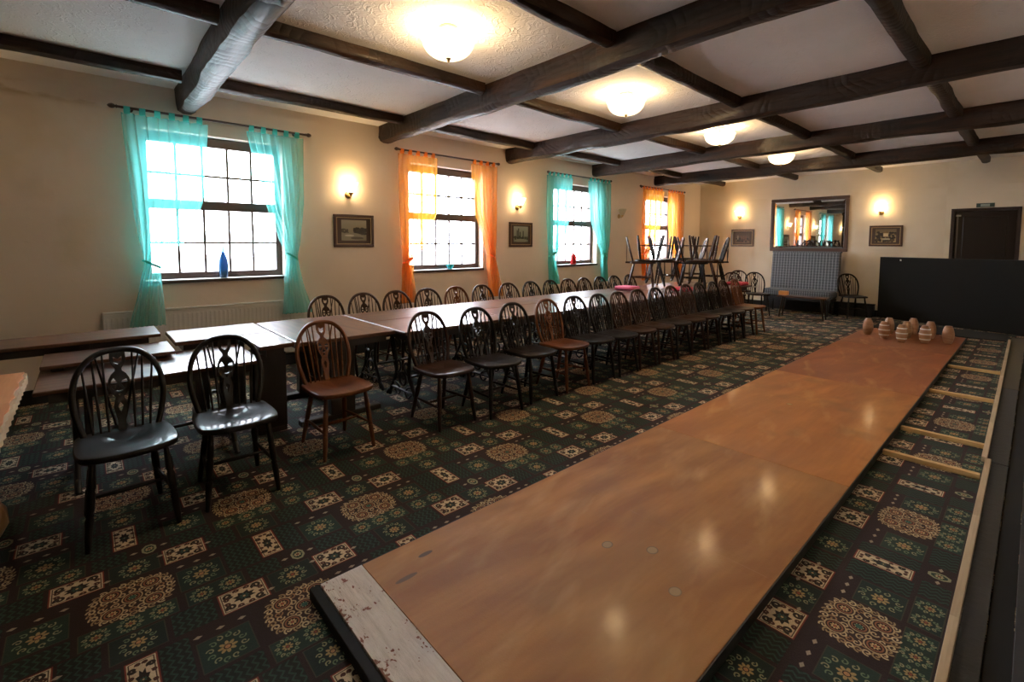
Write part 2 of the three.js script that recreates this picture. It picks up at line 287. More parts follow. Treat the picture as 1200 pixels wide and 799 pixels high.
M.tealTie = phy({ color: lin(0.08, 0.62, 0.56), transmission: 0.5, thickness: 0, roughness: 0.9, side: THREE.DoubleSide }); M.orangeTie = phy({ color: lin(1.0, 0.28, 0.02), transmission: 0.5, thickness: 0, roughness: 0.9, side: THREE.DoubleSide });

// ---------------------------------------------------------------- the room
{
  const g = box(WX - T, RX + T, -0.2, 0, ZE - T, ZB + T), p = g.attributes.position, uv = g.attributes.uv;
  for (let i = 0; i < p.count; i++) uv.setXY(i, p.getX(i) + 0.377 + 0.5, -(p.getZ(i) + 2.106) / 1.01 + 0.5);
  struct('floor', g, M.carpet, 'dark patchwork patterned carpet of maroon, green and cream panels');
}
{
  const g = box(WX - T, RX + T, CY, CY + 0.2, ZE - T, ZB + T); boxUV(g, 1);
  struct('ceiling', g, M.ceiling, 'white textured plaster ceiling between dark beams');
}
const WIN = [[-0.44, -1.73], [-3.36, -4.67], [-6.29, -7.55], [-9.2, -10.47]], WY0 = 1.05, WY1 = 2.545;
{
  const s = new THREE.Shape([[0, 0], [WLEN, 0], [WLEN, CY], [0, CY]].map(q => new THREE.Vector2(...q)));
  for (const [a, b] of WIN) s.holes.push(new THREE.Path([[ZB - a, WY0], [ZB - a, WY1], [ZB - b, WY1], [ZB - b, WY0]].map(q => new THREE.Vector2(...q))));
  const g = new THREE.ExtrudeGeometry(s, { depth: T, bevelEnabled: false });
  g.rotateY(Math.PI / 2); g.translate(WX - T, 0, ZB);
  struct('wall_left', g, M.wallLeft, 'cream window wall with four openings and rusty damp stains near the ceiling');
}
{
  const L = RX - WX + 2 * T, x0 = WX - T, DX0 = -1.09, DX1 = -0.21;
  const s = new THREE.Shape([[0, 0], [DX0 - x0, 0], [DX0 - x0, 2.1], [DX1 - x0, 2.1], [DX1 - x0, 0], [L, 0], [L, CY], [0, CY]].map(q => new THREE.Vector2(...q)));
  const g = new THREE.ExtrudeGeometry(s, { depth: T, bevelEnabled: false }); g.translate(x0, 0, ZE - T);
  struct('wall_end', g, M.wall, 'cream end wall behind the mirror and door');
  const d = struct('door_1', null, null, 'dark stained door behind the black backstop board');
  part('door_frame', merge([box(DX0, DX0 + 0.05, 0, 2.1, ZE - 0.12, ZE + 0.02), box(DX1 - 0.05, DX1, 0, 2.1, ZE - 0.12, ZE + 0.02), box(DX0 + 0.05, DX1 - 0.05, 2.05, 2.1, ZE - 0.12, ZE + 0.02)]), M.doorFrame, d);
  const leaf = part('door_leaf', rbox(DX0 + 0.052, DX1 - 0.052, 0.01, 2.045, ZE - 0.09, ZE - 0.045, 0.004), M.door, d);
  for (const [y0, y1] of [[0.2, 0.95], [1.1, 1.95]]) part('door_panel', rbox(DX0 + 0.16, DX1 - 0.16, y0, y1, ZE - 0.05, ZE - 0.036, 0.01), M.door, leaf);
  part('hinge_strip', box(DX0 + 0.075, DX0 + 0.095, 0.1, 2.0, ZE - 0.045, ZE - 0.04), std({ color: lin(0.12, 0.11, 0.1), roughness: 0.4 }), leaf);
  part('closer', rbox(DX0 + 0.06, DX0 + 0.13, 1.96, 1.99, ZE - 0.045, ZE - 0.02, 0.005), M.signPale, leaf);
  part('back_panel', box(DX0 - 0.02, DX1 + 0.02, 0, 2.12, ZE - T - 0.03, ZE - T), M.black, d);
}
struct('wall_right', box(RX, RX + T, 0, CY, ZE - T, ZB + T, 1), M.wall, 'cream side wall beside the ball gutter');
struct('wall_back', box(WX - T, RX, 0, CY, ZB, ZB + T, 1), M.beam, 'dark timber wall at the players end of the room');
{
  const b = struct('baseboard_end', merge([box(WX, -1.09, 0, 0.13, ZE, ZE + 0.02), box(-0.21, RX, 0, 0.13, ZE, ZE + 0.02)]), M.black, 'black skirting board along the end wall');
  struct('baseboard_left', box(WX, WX + 0.02, 0, 0.13, ZE + 0.02, ZB), M.black, 'black skirting board along the window wall');
}
struct('ground_outside', box(-60, WX - T - 0.05, -0.5, -0.3, -50, 40), M.outside, 'pale paving outside the windows').userData.category = 'ground';

// windows: frame, transom, sill and twenty small panes each
WIN.forEach(([a, b], i) => {
  const w = struct('window_' + (i + 1), null, null, 'dark brown small-paned window ' + ['with a tall blue bottle on its sill', 'hung with orange curtains beside the framed pictures', 'with a red bottle on its sill', 'hung with orange curtains in the room corner'][i]);
  const x0 = WX - 0.2, x1 = WX - 0.12, fr = 0.06, W = a - b, ym = 1.82;
  part('window_frame', merge([box(x0, x1, WY0, WY1, a - fr, a), box(x0, x1, WY0, WY1, b, b + fr), box(x0, x1, WY1 - 0.10, WY1, b + fr, a - fr), box(x0, x1, WY0, WY0 + 0.07, b + fr, a - fr)]), M.frame, w);
  part('transom', rbox(x0 - 0.01, x1 + 0.015, ym - 0.045, ym + 0.055, b + fr, a - fr, 0.008), M.frame, w);
  const sill = part('window_sill', rbox(WX - 0.2, WX + 0.035, WY0 - 0.03, WY0, b - 0.0, a + 0.0, 0.005), M.frame, w);
  part('sill_top', box(WX - 0.118, WX + 0.02, WY0, WY0 + 0.003, b + 0.005, a - 0.005), M.white, sill);
  const n = 5, rows = [[WY0 + 0.07, 1.43], [1.43, ym - 0.045], [ym + 0.055, 2.14], [2.14, WY1 - 0.10]], zz = k => a - fr - (W - 2 * fr) * k / n, bar = 0.0115;
  for (let k = 1; k < n; k++) part('glazing_bar', merge([box(x0 + 0.02, x1 - 0.025, rows[0][0], rows[1][1], zz(k) - bar, zz(k) + bar), box(x0 + 0.02, x1 - 0.025, rows[2][0], rows[3][1], zz(k) - bar, zz(k) + bar)]), M.frame, w);
  for (const y of [1.43, 2.14]) part('glazing_bar', box(x0 + 0.019, x1 - 0.024, y - bar, y + bar, b + fr, a - fr), M.frame, w);
  for (const [y0, y1] of rows) for (let k = 0; k < n; k++) {
    const g = new THREE.PlaneGeometry(W / n - 0.02 - (k === 0 || k === n - 1 ? 0.0 : 0), y1 - y0 - 0.012); g.rotateY(Math.PI / 2);
    g.scale(1, 1, (zz(k) - zz(k + 1) - 2 * bar) / (W / n - 0.02)); g.translate(x0 + 0.035, (y0 + y1) / 2, (zz(k) + zz(k + 1)) / 2); part('pane', g, M.glass, w);
  }
});

// beams: hand-hewn timbers with wavering edges
function hewn(lx, ly, lz, along, seed, amp = 0.012) {
  const L = along === 'x' ? lx : lz, n = Math.max(4, Math.round(L / 0.09));
  const g = new THREE.BoxGeometry(lx, ly, lz, along === 'x' ? n : 3, 3, along === 'x' ? 3 : n), p = g.attributes.position;
  for (let i = 0; i < p.count; i++) {
    const x = p.getX(i), y = p.getY(i), z = p.getZ(i), t = along === 'x' ? x : z;
    const cr = along === 'x' ? z : x, half = (along === 'x' ? lz : lx) / 2, lowest = y < -ly / 2 + 1e-4, side = Math.abs(Math.abs(cr) - half) < 1e-4;
    let dy = 0, dc = 0;
    if (lowest) dy = (fbm(t * 1.6, cr * 6, seed, 3) - 0.5) * amp * 2.2 + (lowest && side ? amp * 0.9 : 0);
    if (side) dc = (fbm(t * 2.2, y * 6 + (cr > 0 ? 40 : 0), seed + 5, 3) - 0.5) * amp * 2.4 - (lowest ? Math.sign(1) * amp * 0.6 : 0);
    if (y > ly / 2 - 1e-4) dy = 0.0;
    const nc = cr + Math.sign(cr) * (side ? dc : 0);
    p.setXYZ(i, along === 'x' ? x : nc, y + dy, along === 'x' ? nc : z);
  }
  g.computeVertexNormals(); const uv = g.attributes.uv, nn = g.attributes.normal;
  for (let i = 0; i < p.count; i++) { const t = along === 'x' ? p.getX(i) : p.getZ(i), q = Math.abs(nn.getY(i)) > 0.6 ? (along === 'x' ? p.getZ(i) : p.getX(i)) : p.getY(i) + 0.4; uv.setXY(i, t * 0.8 + seed * 0.13, q * 1.6 + seed * 0.37); }
  return g;
}
const BEAMZ = [1.38, -0.83, -3.02, -5.23, -7.45, -9.68], BW = 0.2, BH = 0.22;
const beamWhere = ['over the pale wood table behind the first window', 'above the window with the blue bottle', 'between the first and second ceiling lights', 'between the second and third ceiling lights', 'between the third and fourth ceiling lights', 'closest to the end wall'];
BEAMZ.forEach((z, i) => { solid('ceiling_beam', hewn(RX - WX - 0.012, BH, BW, 'x', 20 + i, 0.026), M.beam, 'thick dark hewn cross beam ' + beamWhere[i], 'beam', [(WX + RX) / 2, CY - BH / 2, z], 'cross beams'); });
const PX = [-5.24, -3.66, -2.18, -0.70], lineName = ['beside the window wall', 'between window wall and ceiling lights', 'between ceiling lights and alley', 'above the alley edge'];
for (let j = 0; j < 4; j++) for (let i = 0; i < 6; i++) {
  const z1 = BEAMZ[i] - BW / 2 - 0.02, z0 = i < 5 ? BEAMZ[i + 1] + BW / 2 + 0.02 : ZE + 0.12;
  solid('ceiling_joist', hewn(0.115, 0.1, z1 - z0, 'z', 60 + j * 7 + i, 0.015), M.beam, `thin dark joist ${lineName[j]}, ${ORD[i]} bay from the players end`, 'joist', [PX[j] + 0.03 * (hash(i, j, 2) - 0.5), CY - 0.05, (z0 + z1) / 2], 'ceiling joists');
}

// ---------------------------------------------------------------- curtains
const RODS = [[-0.205, -2.036], [-3.106, -4.954], [-6.028, -7.904], [-8.9, -10.857]];
const side = ['players end', 'end wall'];
RODS.forEach(([a, b], i) => {
  const y = 2.688, x = WX + 0.08, r = thing('curtain_rod', 'dark turned curtain rod over the ' + ['window with the blue bottle', 'window with the turquoise glass', 'window with the red bottle', 'window behind the piled chairs'][i], 'curtain rod', [x, y, (a + b) / 2], 0, 'curtain rods');
  const L = (a - b) / 2;
  part('pole', rod(V(0, 0, -L + 0.07), V(0, 0, L - 0.07), 0.012, 0.012, 10), M.frame, r);
  for (const s of [-1, 1]) {
    part('finial', turned(V(0, 0, s * (L - 0.075)), V(0, 0, s * L), [[0, 0.012], [0.1, 0.018], [0.2, 0.01], [0.35, 0.02], [0.55, 0.024], [0.8, 0.018], [1, 0.001]], 10), M.frame, r);
    part('bracket', merge([rod(V(0, 0, s * (L - 0.17)), V(-0.079, 0, s * (L - 0.17)), 0.009), rod(V(-0.079, 0, s * (L - 0.17)), V(-0.068, 0, s * (L - 0.17)), 0.025, 0.025, 12)]), M.frame, r);
  }
});
// a sheer panel: rows of [y, z near edge, z far edge, fold depth]
function curtain(rows, folds, mat, tieMat, tieY, label, seed) {
  const z0 = rows[0][1], c = thing('sheer_curtain', label, 'curtain', [WX + 0.08, rows[rows.length - 1][0], (rows[0][1] + rows[0][2]) / 2], 0, 'sheer tab-top curtains');
  const ox = WX + 0.08, oy = rows[rows.length - 1][0], oz = (rows[0][1] + rows[0][2]) / 2, nu = 64, nv = 46, yTop = rows[0][0], yBot = oy, pos = [], idx = [], uvs = [];
  const at = y => { for (let k = 0; k < rows.length - 1; k++) { const A = rows[k], B = rows[k + 1]; if (y <= A[0] && y >= B[0] - 1e-6) { let t = (A[0] - y) / (A[0] - B[0]); t = t * t * (3 - 2 * t) * 0.5 + t * 0.5; return [0, 1, 2, 3].map(q => A[q] + (B[q] - A[q]) * t); } } return rows[rows.length - 1]; };
  for (let j = 0; j <= nv; j++) {
    const y = yTop + (yBot - yTop) * j / nv, R = at(y);
    for (let i = 0; i <= nu; i++) {
      const u = i / nu, ph = u * folds * Math.PI * 2 + 0.7 * Math.sin(y * 2.1 + seed) + seed, x = R[3] * Math.sin(ph) + R[3] * 0.45 * Math.sin(ph * 1.7 + 1.3), z = R[1] + (R[2] - R[1]) * (u + 0.018 * Math.sin(ph * 1.0));
      pos.push(x + 0.012 + 0.05 * clamp((1.1 - y) / 0.3), y - oy, z - oz); uvs.push(u, y);
    }
  }
  for (let j = 0; j < nv; j++) for (let i = 0; i < nu; i++) { const q = j * (nu + 1) + i; idx.push(q, q + nu + 1, q + 1, q + 1, q + nu + 1, q + nu + 2); }
  const g = new THREE.BufferGeometry(); g.setAttribute('position', new THREE.Float32BufferAttribute(pos, 3)); g.setAttribute('uv', new THREE.Float32BufferAttribute(uvs, 2)); g.setIndex(idx); g.computeVertexNormals();
  const fabric = part('fabric', g, mat, c);
  const w = Math.abs(rows[0][2] - rows[0][1]), n = Math.max(4, Math.round(w / 0.115));
  for (let k = 0; k < n; k++) {   // tabs looped over the rod
    const z = rows[0][1] + (rows[0][2] - rows[0][1]) * ((k + 0.5) / n) - oz, t = [];
    for (let a = 0; a <= 12; a++) { const th = -0.35 + a / 12 * (Math.PI + 0.7), R = 0.0155; t.push([Math.cos(th) * R, 2.688 - oy + Math.sin(th) * R]); }
    t.unshift([0.012, yTop - oy - 0.005]); t.push([-0.006, yTop - oy - 0.005]);
    const pp = [], ii = []; t.forEach(([x, y], q) => { pp.push(x, y, z - 0.024, x, y, z + 0.024); if (q) { const o = (q - 1) * 2; ii.push(o, o + 2, o + 1, o + 1, o + 2, o + 3); } });
    const tg = new THREE.BufferGeometry(); tg.setAttribute('position', new THREE.Float32BufferAttribute(pp, 3)); tg.setIndex(ii); tg.computeVertexNormals(); part('tab', tg, tieMat, fabric);
  }
  if (tieY) {
    const R = at(tieY), zc = (R[1] + R[2]) / 2 - oz, rz = Math.abs(R[2] - R[1]) / 2 + 0.002, pts = [];
    for (let k = 0; k < 14; k++) { const t = k / 14 * Math.PI * 2; pts.push(V(0.01 + Math.cos(t) * 0.036, tieY - oy + 0.035 * Math.sin(t) * Math.sign(R[1] - rows[0][1] < -0.1 ? 1 : -1), zc + Math.sin(t) * rz)); }
    const tg = tube(pts, 0.013, 40, 6, true); part('tieback', tg, tieMat, fabric);
  }
}
const TOP = 2.635;
const cl = (col, where) => `${col} sheer tab-top curtain tied back ${where}`;
curtain([[TOP, -0.29, -0.98, 0.018], [1.9, -0.34, -0.93, 0.022], [1.5, -0.38, -0.82, 0.026], [1.33, -0.41, -0.64, 0.03], [1.22, -0.42, -0.545, 0.032], [1.05, -0.38, -0.55, 0.032], [0.62, -0.28, -0.56, 0.028]], 8, M.teal, M.tealTie, 1.22, cl('turquoise', 'at the blue bottle window beside damp-stained wall'), 1);
curtain([[TOP, -1.34, -1.93, 0.018], [1.9, -1.5, -1.91, 0.024], [1.5, -1.63, -1.87, 0.028], [1.28, -1.72, -1.83, 0.032], [1.0, -1.68, -1.87, 0.03], [0.62, -1.64, -1.96, 0.028]], 8, M.teal, M.tealTie, 1.28, cl('turquoise', 'between the blue bottle window and framed picture'), 2);
curtain([[TOP, -3.16, -3.77, 0.018], [1.9, -3.17, -3.75, 0.024], [1.5, -3.19, -3.62, 0.028], [1.2, -3.22, -3.36, 0.032], [1.0, -3.19, -3.34, 0.032], [0.62, -3.14, -3.36, 0.028]], 8, M.orange, M.orangeTie, 1.2, cl('orange', 'beside the river landscape picture'), 3);
curtain([[TOP, -4.38, -4.88, 0.018], [1.9, -4.47, -4.87, 0.026], [1.5, -4.62, -4.85, 0.03], [1.24, -4.70, -4.83, 0.034], [1.0, -4.69, -4.87, 0.032], [0.6, -4.68, -4.95, 0.028]], 8, M.orange, M.orangeTie, 1.24, cl('orange', 'beside the castle picture'), 4);
curtain([[TOP, -6.04, -6.70, 0.02], [1.9, -6.05, -6.62, 0.026], [1.5, -6.08, -6.45, 0.03], [1.25, -6.10, -6.26, 0.032], [1.0, -6.09, -6.25, 0.032], [0.72, -6.06, -6.3, 0.028]], 8, M.teal, M.tealTie, 1.25, cl('turquoise', 'at the red bottle window, beside the lit wall light'), 5);
curtain([[TOP, -7.18, -7.87, 0.02], [1.9, -7.27, -7.86, 0.026], [1.5, -7.45, -7.83, 0.03], [1.22, -7.6, -7.75, 0.034], [1.0, -7.56, -7.73, 0.032], [0.7, -7.5, -7.72, 0.028]], 8, M.teal, M.tealTie, 1.22, cl('turquoise', 'at the red bottle window, beside the unlit wall light'), 6);
curtain([[TOP, -9.0, -9.84, 0.024], [1.9, -9.0, -9.75, 0.03], [1.5, -9.02, -9.5, 0.032], [1.25, -9.03, -9.25, 0.034], [0.65, -8.97, -9.25, 0.03]], 9, M.orange, M.orangeTie, 1.25, cl('orange', 'behind the piled chairs, beside the unlit wall light'), 7);
curtain([[TOP, -10.05, -10.78, 0.024], [1.9, -10.08, -10.76, 0.03], [1.4, -10.2, -10.72, 0.032], [1.2, -10.4, -10.68, 0.034], [0.65, -10.4, -10.74, 0.03]], 9, M.orange, M.orangeTie, 1.2, cl('orange', 'behind the piled chairs, in the room corner'), 8);

// ---------------------------------------------------------------- lamps
function lampLight(c, pos, power, size) { const l = new THREE.PointLight(c, power, 0, 2); l.position.set(...pos); l.castShadow = true; l.shadow.radius = size; l.shadow.bias = -0.002; l.name = 'bulb_light'; return l; }
[-1.98, -4.15, -6.27, -8.5].forEach((z, i) => {
  const o = thing('ceiling_light', `lit glass bowl ceiling light with brass finial, ${ORD[i]} from the players end`, 'ceiling light', [-2.88, CY, z], 0, 'bowl ceiling lights');
  part('ceiling_plate', turned(V(0, 0, 0), V(0, -0.03, 0), [[0, 0.001], [0, 0.07], [0.6, 0.07], [1, 0.05], [1, 0.001]], 20), M.brass, o);
  const prof = []; for (let k = 0; k <= 14; k++) { const t = k / 14; prof.push(new THREE.Vector2(0.012 + 0.172 * Math.sin(t * Math.PI / 2) ** 0.85, -0.215 + 0.125 * (1 - Math.cos(t * Math.PI / 2)))); } prof.push(new THREE.Vector2(0.196, -0.083), new THREE.Vector2(0.19, -0.08));
  const bowl = part('glass_bowl', new THREE.LatheGeometry(prof, 36), M.lampGlass, o);
  part('stem', rod(V(0, -0.03, 0), V(0, -0.212, 0), 0.006), M.brass, o);
  part('finial', turned(V(0, -0.212, 0), V(0, -0.245, 0), [[0, 0.018], [0.25, 0.02], [0.35, 0.008], [0.6, 0.011], [1, 0.001]], 12), M.brass, bowl);
  for (let k = 0; k < 3; k++) { const a = k * 2.094; part('arm', rod(V(0, -0.05, 0), V(Math.cos(a) * 0.185, -0.085, Math.sin(a) * 0.185), 0.004, 0.004, 6), M.brass, o); }
  o.add(lampLight(WARM, [0, -0.17, 0], CEILING_LAMP, 4));
});
function sconce(pos, turn, lit, label) {   // local +z points into the room
  const o = thing('wall_light', label, 'wall light', pos, turn, 'fan shaped wall lights');
  part('wall_plate', turned(V(0, -0.08, 0), V(0, -0.08, 0.018), [[0, 0.045], [0.5, 0.045], [1, 0.03], [1, 0.001]], 18), M.brass, o);
  const arm = part('arm', tube([V(0, -0.08, 0.015), V(0, -0.105, 0.05), V(0, -0.1, 0.08), V(0, -0.075, 0.085)], 0.007, 14, 7), M.brass, o);
  part('cup', turned(V(0, -0.1, 0.085), V(0, -0.06, 0.085), [[0, 0.001], [0.05, 0.012], [0.5, 0.022], [1, 0.034]], 14), M.brass, arm);
  const pos2 = [], idx = [], nu = 40, nv = 10;   // fluted tulip glass
  for (let j = 0; j <= nv; j++) for (let i = 0; i <= nu; i++) { const t = j / nv, a = i / nu * Math.PI * 2, R = (0.03 + 0.066 * Math.pow(t, 0.75)) * (1 + 0.07 * t * Math.cos(a * 8)); pos2.push(Math.cos(a) * R, -0.065 + 0.135 * t, 0.085 + Math.sin(a) * R * 0.78); }
  for (let j = 0; j < nv; j++) for (let i = 0; i < nu; i++) { const q = j * (nu + 1) + i; idx.push(q, q + nu + 1, q + 1, q + 1, q + nu + 1, q + nu + 2); }
  const g = new THREE.BufferGeometry(); g.setAttribute('position', new THREE.Float32BufferAttribute(pos2, 3)); g.setIndex(idx); g.computeVertexNormals();
  part('glass_shade', g, lit ? M.lampGlass : M.unlitGlass, o);
  if (lit) o.add(lampLight(WARM, [0, 0.0, 0.085], SCONCE_LAMP, 2));
}
sconce([WX, 2.12, 1.3], Math.PI / 2, true, 'lit glass wall light beside the damp-stained stretch of wall');
sconce([WX, 2.12, -2.5], Math.PI / 2, true, 'lit glass wall light above the river landscape picture');
sconce([WX, 2.12, -5.4], Math.PI / 2, true, 'lit glass wall light above the castle picture');
sconce([WX, 2.09, -8.27], Math.PI / 2, false, 'unlit glass wall light between the turquoise and orange curtains');
sconce([-4.86, 2.18, ZE], 0, true, 'lit glass wall light above the dusky picture beside the mirror');
sconce([-2.12, 2.16, ZE], 0, true, 'lit glass wall light above the cottage picture by the door');

// ---------------------------------------------------------------- pictures and mirror
function picTex(kind) {
  return canvasTex(192, 128, (c, W, H) => {
    const r = rng(80 + kind), sky = [['#a9a189', '#7d775f'], ['#9aa191', '#6c7868'], ['#46372c', '#6d5a48'], ['#6a5a40', '#a08a5c']][kind];
    const g = c.createLinearGradient(0, 0, 0, H); g.addColorStop(0, sky[0]); g.addColorStop(1, sky[1]); c.fillStyle = g; c.fillRect(0, 0, W, H);
    const blob = (x, y, a, b, col) => { c.fillStyle = col; c.beginPath(); c.ellipse(x, y, a, b, 0, 0, 7); c.fill(); };
    if (kind === 0) { for (let k = 0; k < 60; k++) blob(100 + r() * 90, 50 + r() * 34, 6 + r() * 9, 5 + r() * 6, ['#2c2a1e', '#3a3626', '#1f1e17'][k % 3]); for (let k = 0; k < 30; k++) blob(r() * 50, 58 + r() * 26, 7, 5, '#4d4838'); blob(70, 105, 100, 26, '#8c8874'); blob(60, 96, 36, 6, '#c8c2ac'); blob(120, 112, 50, 8, '#5a5544'); }
    if (kind === 1) { c.fillStyle = '#3d4238'; for (const [x, h] of [[40, 60], [58, 76], [80, 48], [120, 56]]) c.fillRect(x, 92 - h, 14, h); for (let k = 0; k < 50; k++) blob(r() * W, 84 + r() * 20, 9, 7, ['#2d3527', '#414a34', '#23291e'][k % 3]); blob(96, 116, 80, 14, '#868b77'); }
    if (kind === 2) { for (let k = 0; k < 40; k++) blob(r() * W, 70 + r() * 50, 14, 8, ['#1f1714', '#33251e', '#54392a'][k % 3]); c.fillStyle = '#8f8270'; c.fillRect(30, 40, 12, 46); c.fillStyle = '#6d4a38'; for (const x of [80, 110, 140]) c.fillRect(x, 44, 10, 40); }
    if (kind === 3) { for (let k = 0; k < 70; k++) blob(r() * W, 30 + r() * 90, 12, 9, ['#2e2416', '#4a3b22', '#231b12'][k % 3]); c.fillStyle = '#c9b88a'; c.fillRect(74, 40, 46, 34); c.fillStyle = '#7a6238'; c.beginPath(); c.moveTo(66, 42); c.lineTo(97, 20); c.lineTo(128, 42); c.fill(); blob(100, 98, 40, 8, '#a9a284'); }
  });
}
function picture(pos, turn, kind, label, w = 0.53, h = 0.41) {
  const o = thing('framed_picture', label, 'picture', pos, turn, 'framed pictures'), f = 0.035, d = 0.025;
  for (const s of [-1, 1]) { part('frame_rail', rbox(-w / 2, w / 2, s * (h / 2 - f / 2) - f / 2, s * (h / 2 - f / 2) + f / 2, 0, d, 0.006), M.pictureFrame, o); part('frame_stile', rbox(s * (w / 2 - f / 2) - f / 2, s * (w / 2 - f / 2) + f / 2, -h / 2 + f, h / 2 - f, 0, d, 0.006), M.pictureFrame, o); }
  part('gilt_slip', merge([box(-w / 2 + f, w / 2 - f, h / 2 - f - 0.009, h / 2 - f, 0.004, 0.017), box(-w / 2 + f, w / 2 - f, -h / 2 + f, -h / 2 + f + 0.009, 0.004, 0.017), box(-w / 2 + f, -w / 2 + f + 0.009, -h / 2 + f + 0.009, h / 2 - f - 0.009, 0.004, 0.017), box(w / 2 - f - 0.009, w / 2 - f, -h / 2 + f + 0.009, h / 2 - f - 0.009, 0.004, 0.017)]), M.gold, o);
  const mount = part('mount', box(-w / 2 + f, w / 2 - f, -h / 2 + f, h / 2 - f, 0.001, 0.008), M.mount, o);
  const g = new THREE.PlaneGeometry(w - 0.2, h - 0.15); g.translate(0, 0.006, 0.0095); part('print', g, std({ map: picTex(kind), roughness: 0.5 }), mount);
}
picture([WX + 0.001, 1.588, -2.565], Math.PI / 2, 0, 'brown framed river landscape picture on the window wall');
picture([WX + 0.001, 1.588, -5.48], Math.PI / 2, 1, 'brown framed castle landscape picture on the window wall');
picture([-4.78, 1.6, ZE + 0.001], 0, 2, 'brown framed dusky picture between the corner and the mirror');
picture([-2.03, 1.62, ZE + 0.001], 0, 3, 'brown framed cottage picture between the mirror and the door');
{
  const w = 1.5, h = 1.17, f = 0.07, o = thing('wall_mirror', 'large mirror in a dark frame above the grey settle', 'mirror', [-3.40, 1.88, ZE + 0.002]);
  o.rotation.order = 'YXZ'; o.rotation.x = 0;
  for (const s of [-1, 1]) { part('frame_rail', rbox(-w / 2, w / 2, s * (h / 2 - f / 2) - f / 2, s * (h / 2 - f / 2) + f / 2, 0, 0.035, 0.01), M.pictureFrame, o); part('frame_stile', rbox(s * (w / 2 - f / 2) - f / 2, s * (w / 2 - f / 2) + f / 2, -h / 2 + f, h / 2 - f, 0, 0.035, 0.01), M.pictureFrame, o); }
  const a = w / 2 - f, b = h / 2 - f, e = 0.04, z0 = 0.012, z1 = 0.018;
  const mg = part('mirror_glass', new THREE.PlaneGeometry((a - e) * 2, (b - e) * 2).translate(0, 0, z1), M.mirror, o);
  const bp = [], q = (A, B, C, D) => bp.push(...A, ...B, ...C, ...A, ...C, ...D);
  q([-a, -b, z0], [a, -b, z0], [a - e, -b + e, z1], [-a + e, -b + e, z1]); q([a, -b, z0], [a, b, z0], [a - e, b - e, z1], [a - e, -b + e, z1]); q([a, b, z0], [-a, b, z0], [-a + e, b - e, z1], [a - e, b - e, z1]); q([-a, b, z0], [-a, -b, z0], [-a + e, -b + e, z1], [-a + e, b - e, z1]);
  const bg = new THREE.BufferGeometry(); bg.setAttribute('position', new THREE.Float32BufferAttribute(bp, 3)); bg.computeVertexNormals(); part('bevel', bg, M.mirror, mg);
}
{
  const o = thing('door_sign', 'small dark green sign plate above the dark door', 'sign', [-0.655, 2.145, ZE]);
  part('plate', rbox(-0.115, 0.115, -0.035, 0.035, 0.001, 0.02, 0.004), M.signGreen, o); part('panel', box(-0.06, 0.055, -0.022, 0.022, 0.02, 0.022), M.signPale, o);
}

// ---------------------------------------------------------------- skittle alley
const AX0 = -1.878, AX1 = -0.654, AY = 0.05, AZ0 = -0.655, AZ1 = -9.78;
{
  const o = thing('skittle_alley', 'long plywood skittle alley with a chipped white foul board at its near end', 'skittle alley', [(AX0 + AX1) / 2, 0, (AZ0 + AZ1) / 2]);
  const ox = o.position.x, oz = o.position.z, X0 = AX0 - ox, X1 = AX1 - ox;
  part('base_frame', merge([box(X0 + 0.012, X1 - 0.012, 0.001, AY - 0.018, AZ1 + 0.01 - oz, AZ0 - 0.005 - oz)]), M.black, o);
  part('front_rail', rbox(X0 - 0.015, X1 + 0.01, 0.001, AY - 0.006, AZ0 + 0.001 - oz, AZ0 + 0.04 - oz, 0.004), M.rubberDark, o);
  const fb = box(X0, X1, AY - 0.018, AY, AZ0 - 0.175 - oz, AZ0 - oz); { const p = fb.attributes.position, uv = fb.attributes.uv; for (let i = 0; i < p.count; i++) uv.setXY(i, (AZ0 - oz - p.getZ(i)) / 0.2, (p.getX(i) - X0) / 1.22); }
  part('foul_board', fb, M.chip, o).userData.label = 'chipped white painted board';
  const cuts = [AZ0 - 0.177, -3.2, -5.64, -8.08, AZ1];
  const mats = [
    plyTex([140, 86, 36], [172, 116, 54], [150, 114, 72], 0.4, 100, [[0.9, 0.62, 0.026, 0.02, '#8f7d62', '#5d4a34'], [1.02, 0.78, 0.026, 0.022, '#9a8460', '#5d4a34'], [0.86, 0.98, 0.026, 0.022, '#9a8460', '#6a5438'], [0.24, 0.12, 0.035, 0.012, '#332a22', null], [0.1, 0.2, 0.05, 0.012, '#4a3a2a', null]]),
    plyTex([152, 88, 32], [182, 114, 46], [160, 112, 58], 0.3, 200, [[1.3, 0.5, 0.02, 0.02, '#a88d5c', '#5d4a34']]),
    plyTex([132, 68, 28], [158, 88, 40], [146, 94, 50], 0.2, 300), plyTex([120, 64, 30], [146, 84, 42], [138, 90, 52], 0.25, 400)];
  for (let k = 0; k < 4; k++) {
    const z0 = cuts[k] - 0.0015 - oz, z1 = cuts[k + 1] + 0.0015 - oz, g = new RoundedBoxGeometry(X1 - X0, 0.018, z0 - z1, 1, 0.0015); g.translate((X0 + X1) / 2, AY - 0.009, (z0 + z1) / 2);
    const p = g.attributes.position, uv = g.attributes.uv; for (let i = 0; i < p.count; i++) uv.setXY(i, (z0 - p.getZ(i)) / 2.44, 1 - (p.getX(i) - X0) / 1.22);
    part('plywood_sheet', g, phy({ map: mats[k], roughness: 0.6, bumpMap: tex(wallBump, 2, 1), bumpScale: 0.005, clearcoat: 0.12, clearcoatRoughness: 0.12 }), o);
  }
  part('edge_strip', box(X0 - 0.006, X0 - 0.0005, 0.001, AY - 0.002, AZ1 - oz, AZ0 - oz), M.black, o); part('edge_strip', box(X1 + 0.0005, X1 + 0.006, 0.001, AY - 0.002, AZ1 - oz, AZ0 - oz), M.black, o);
}
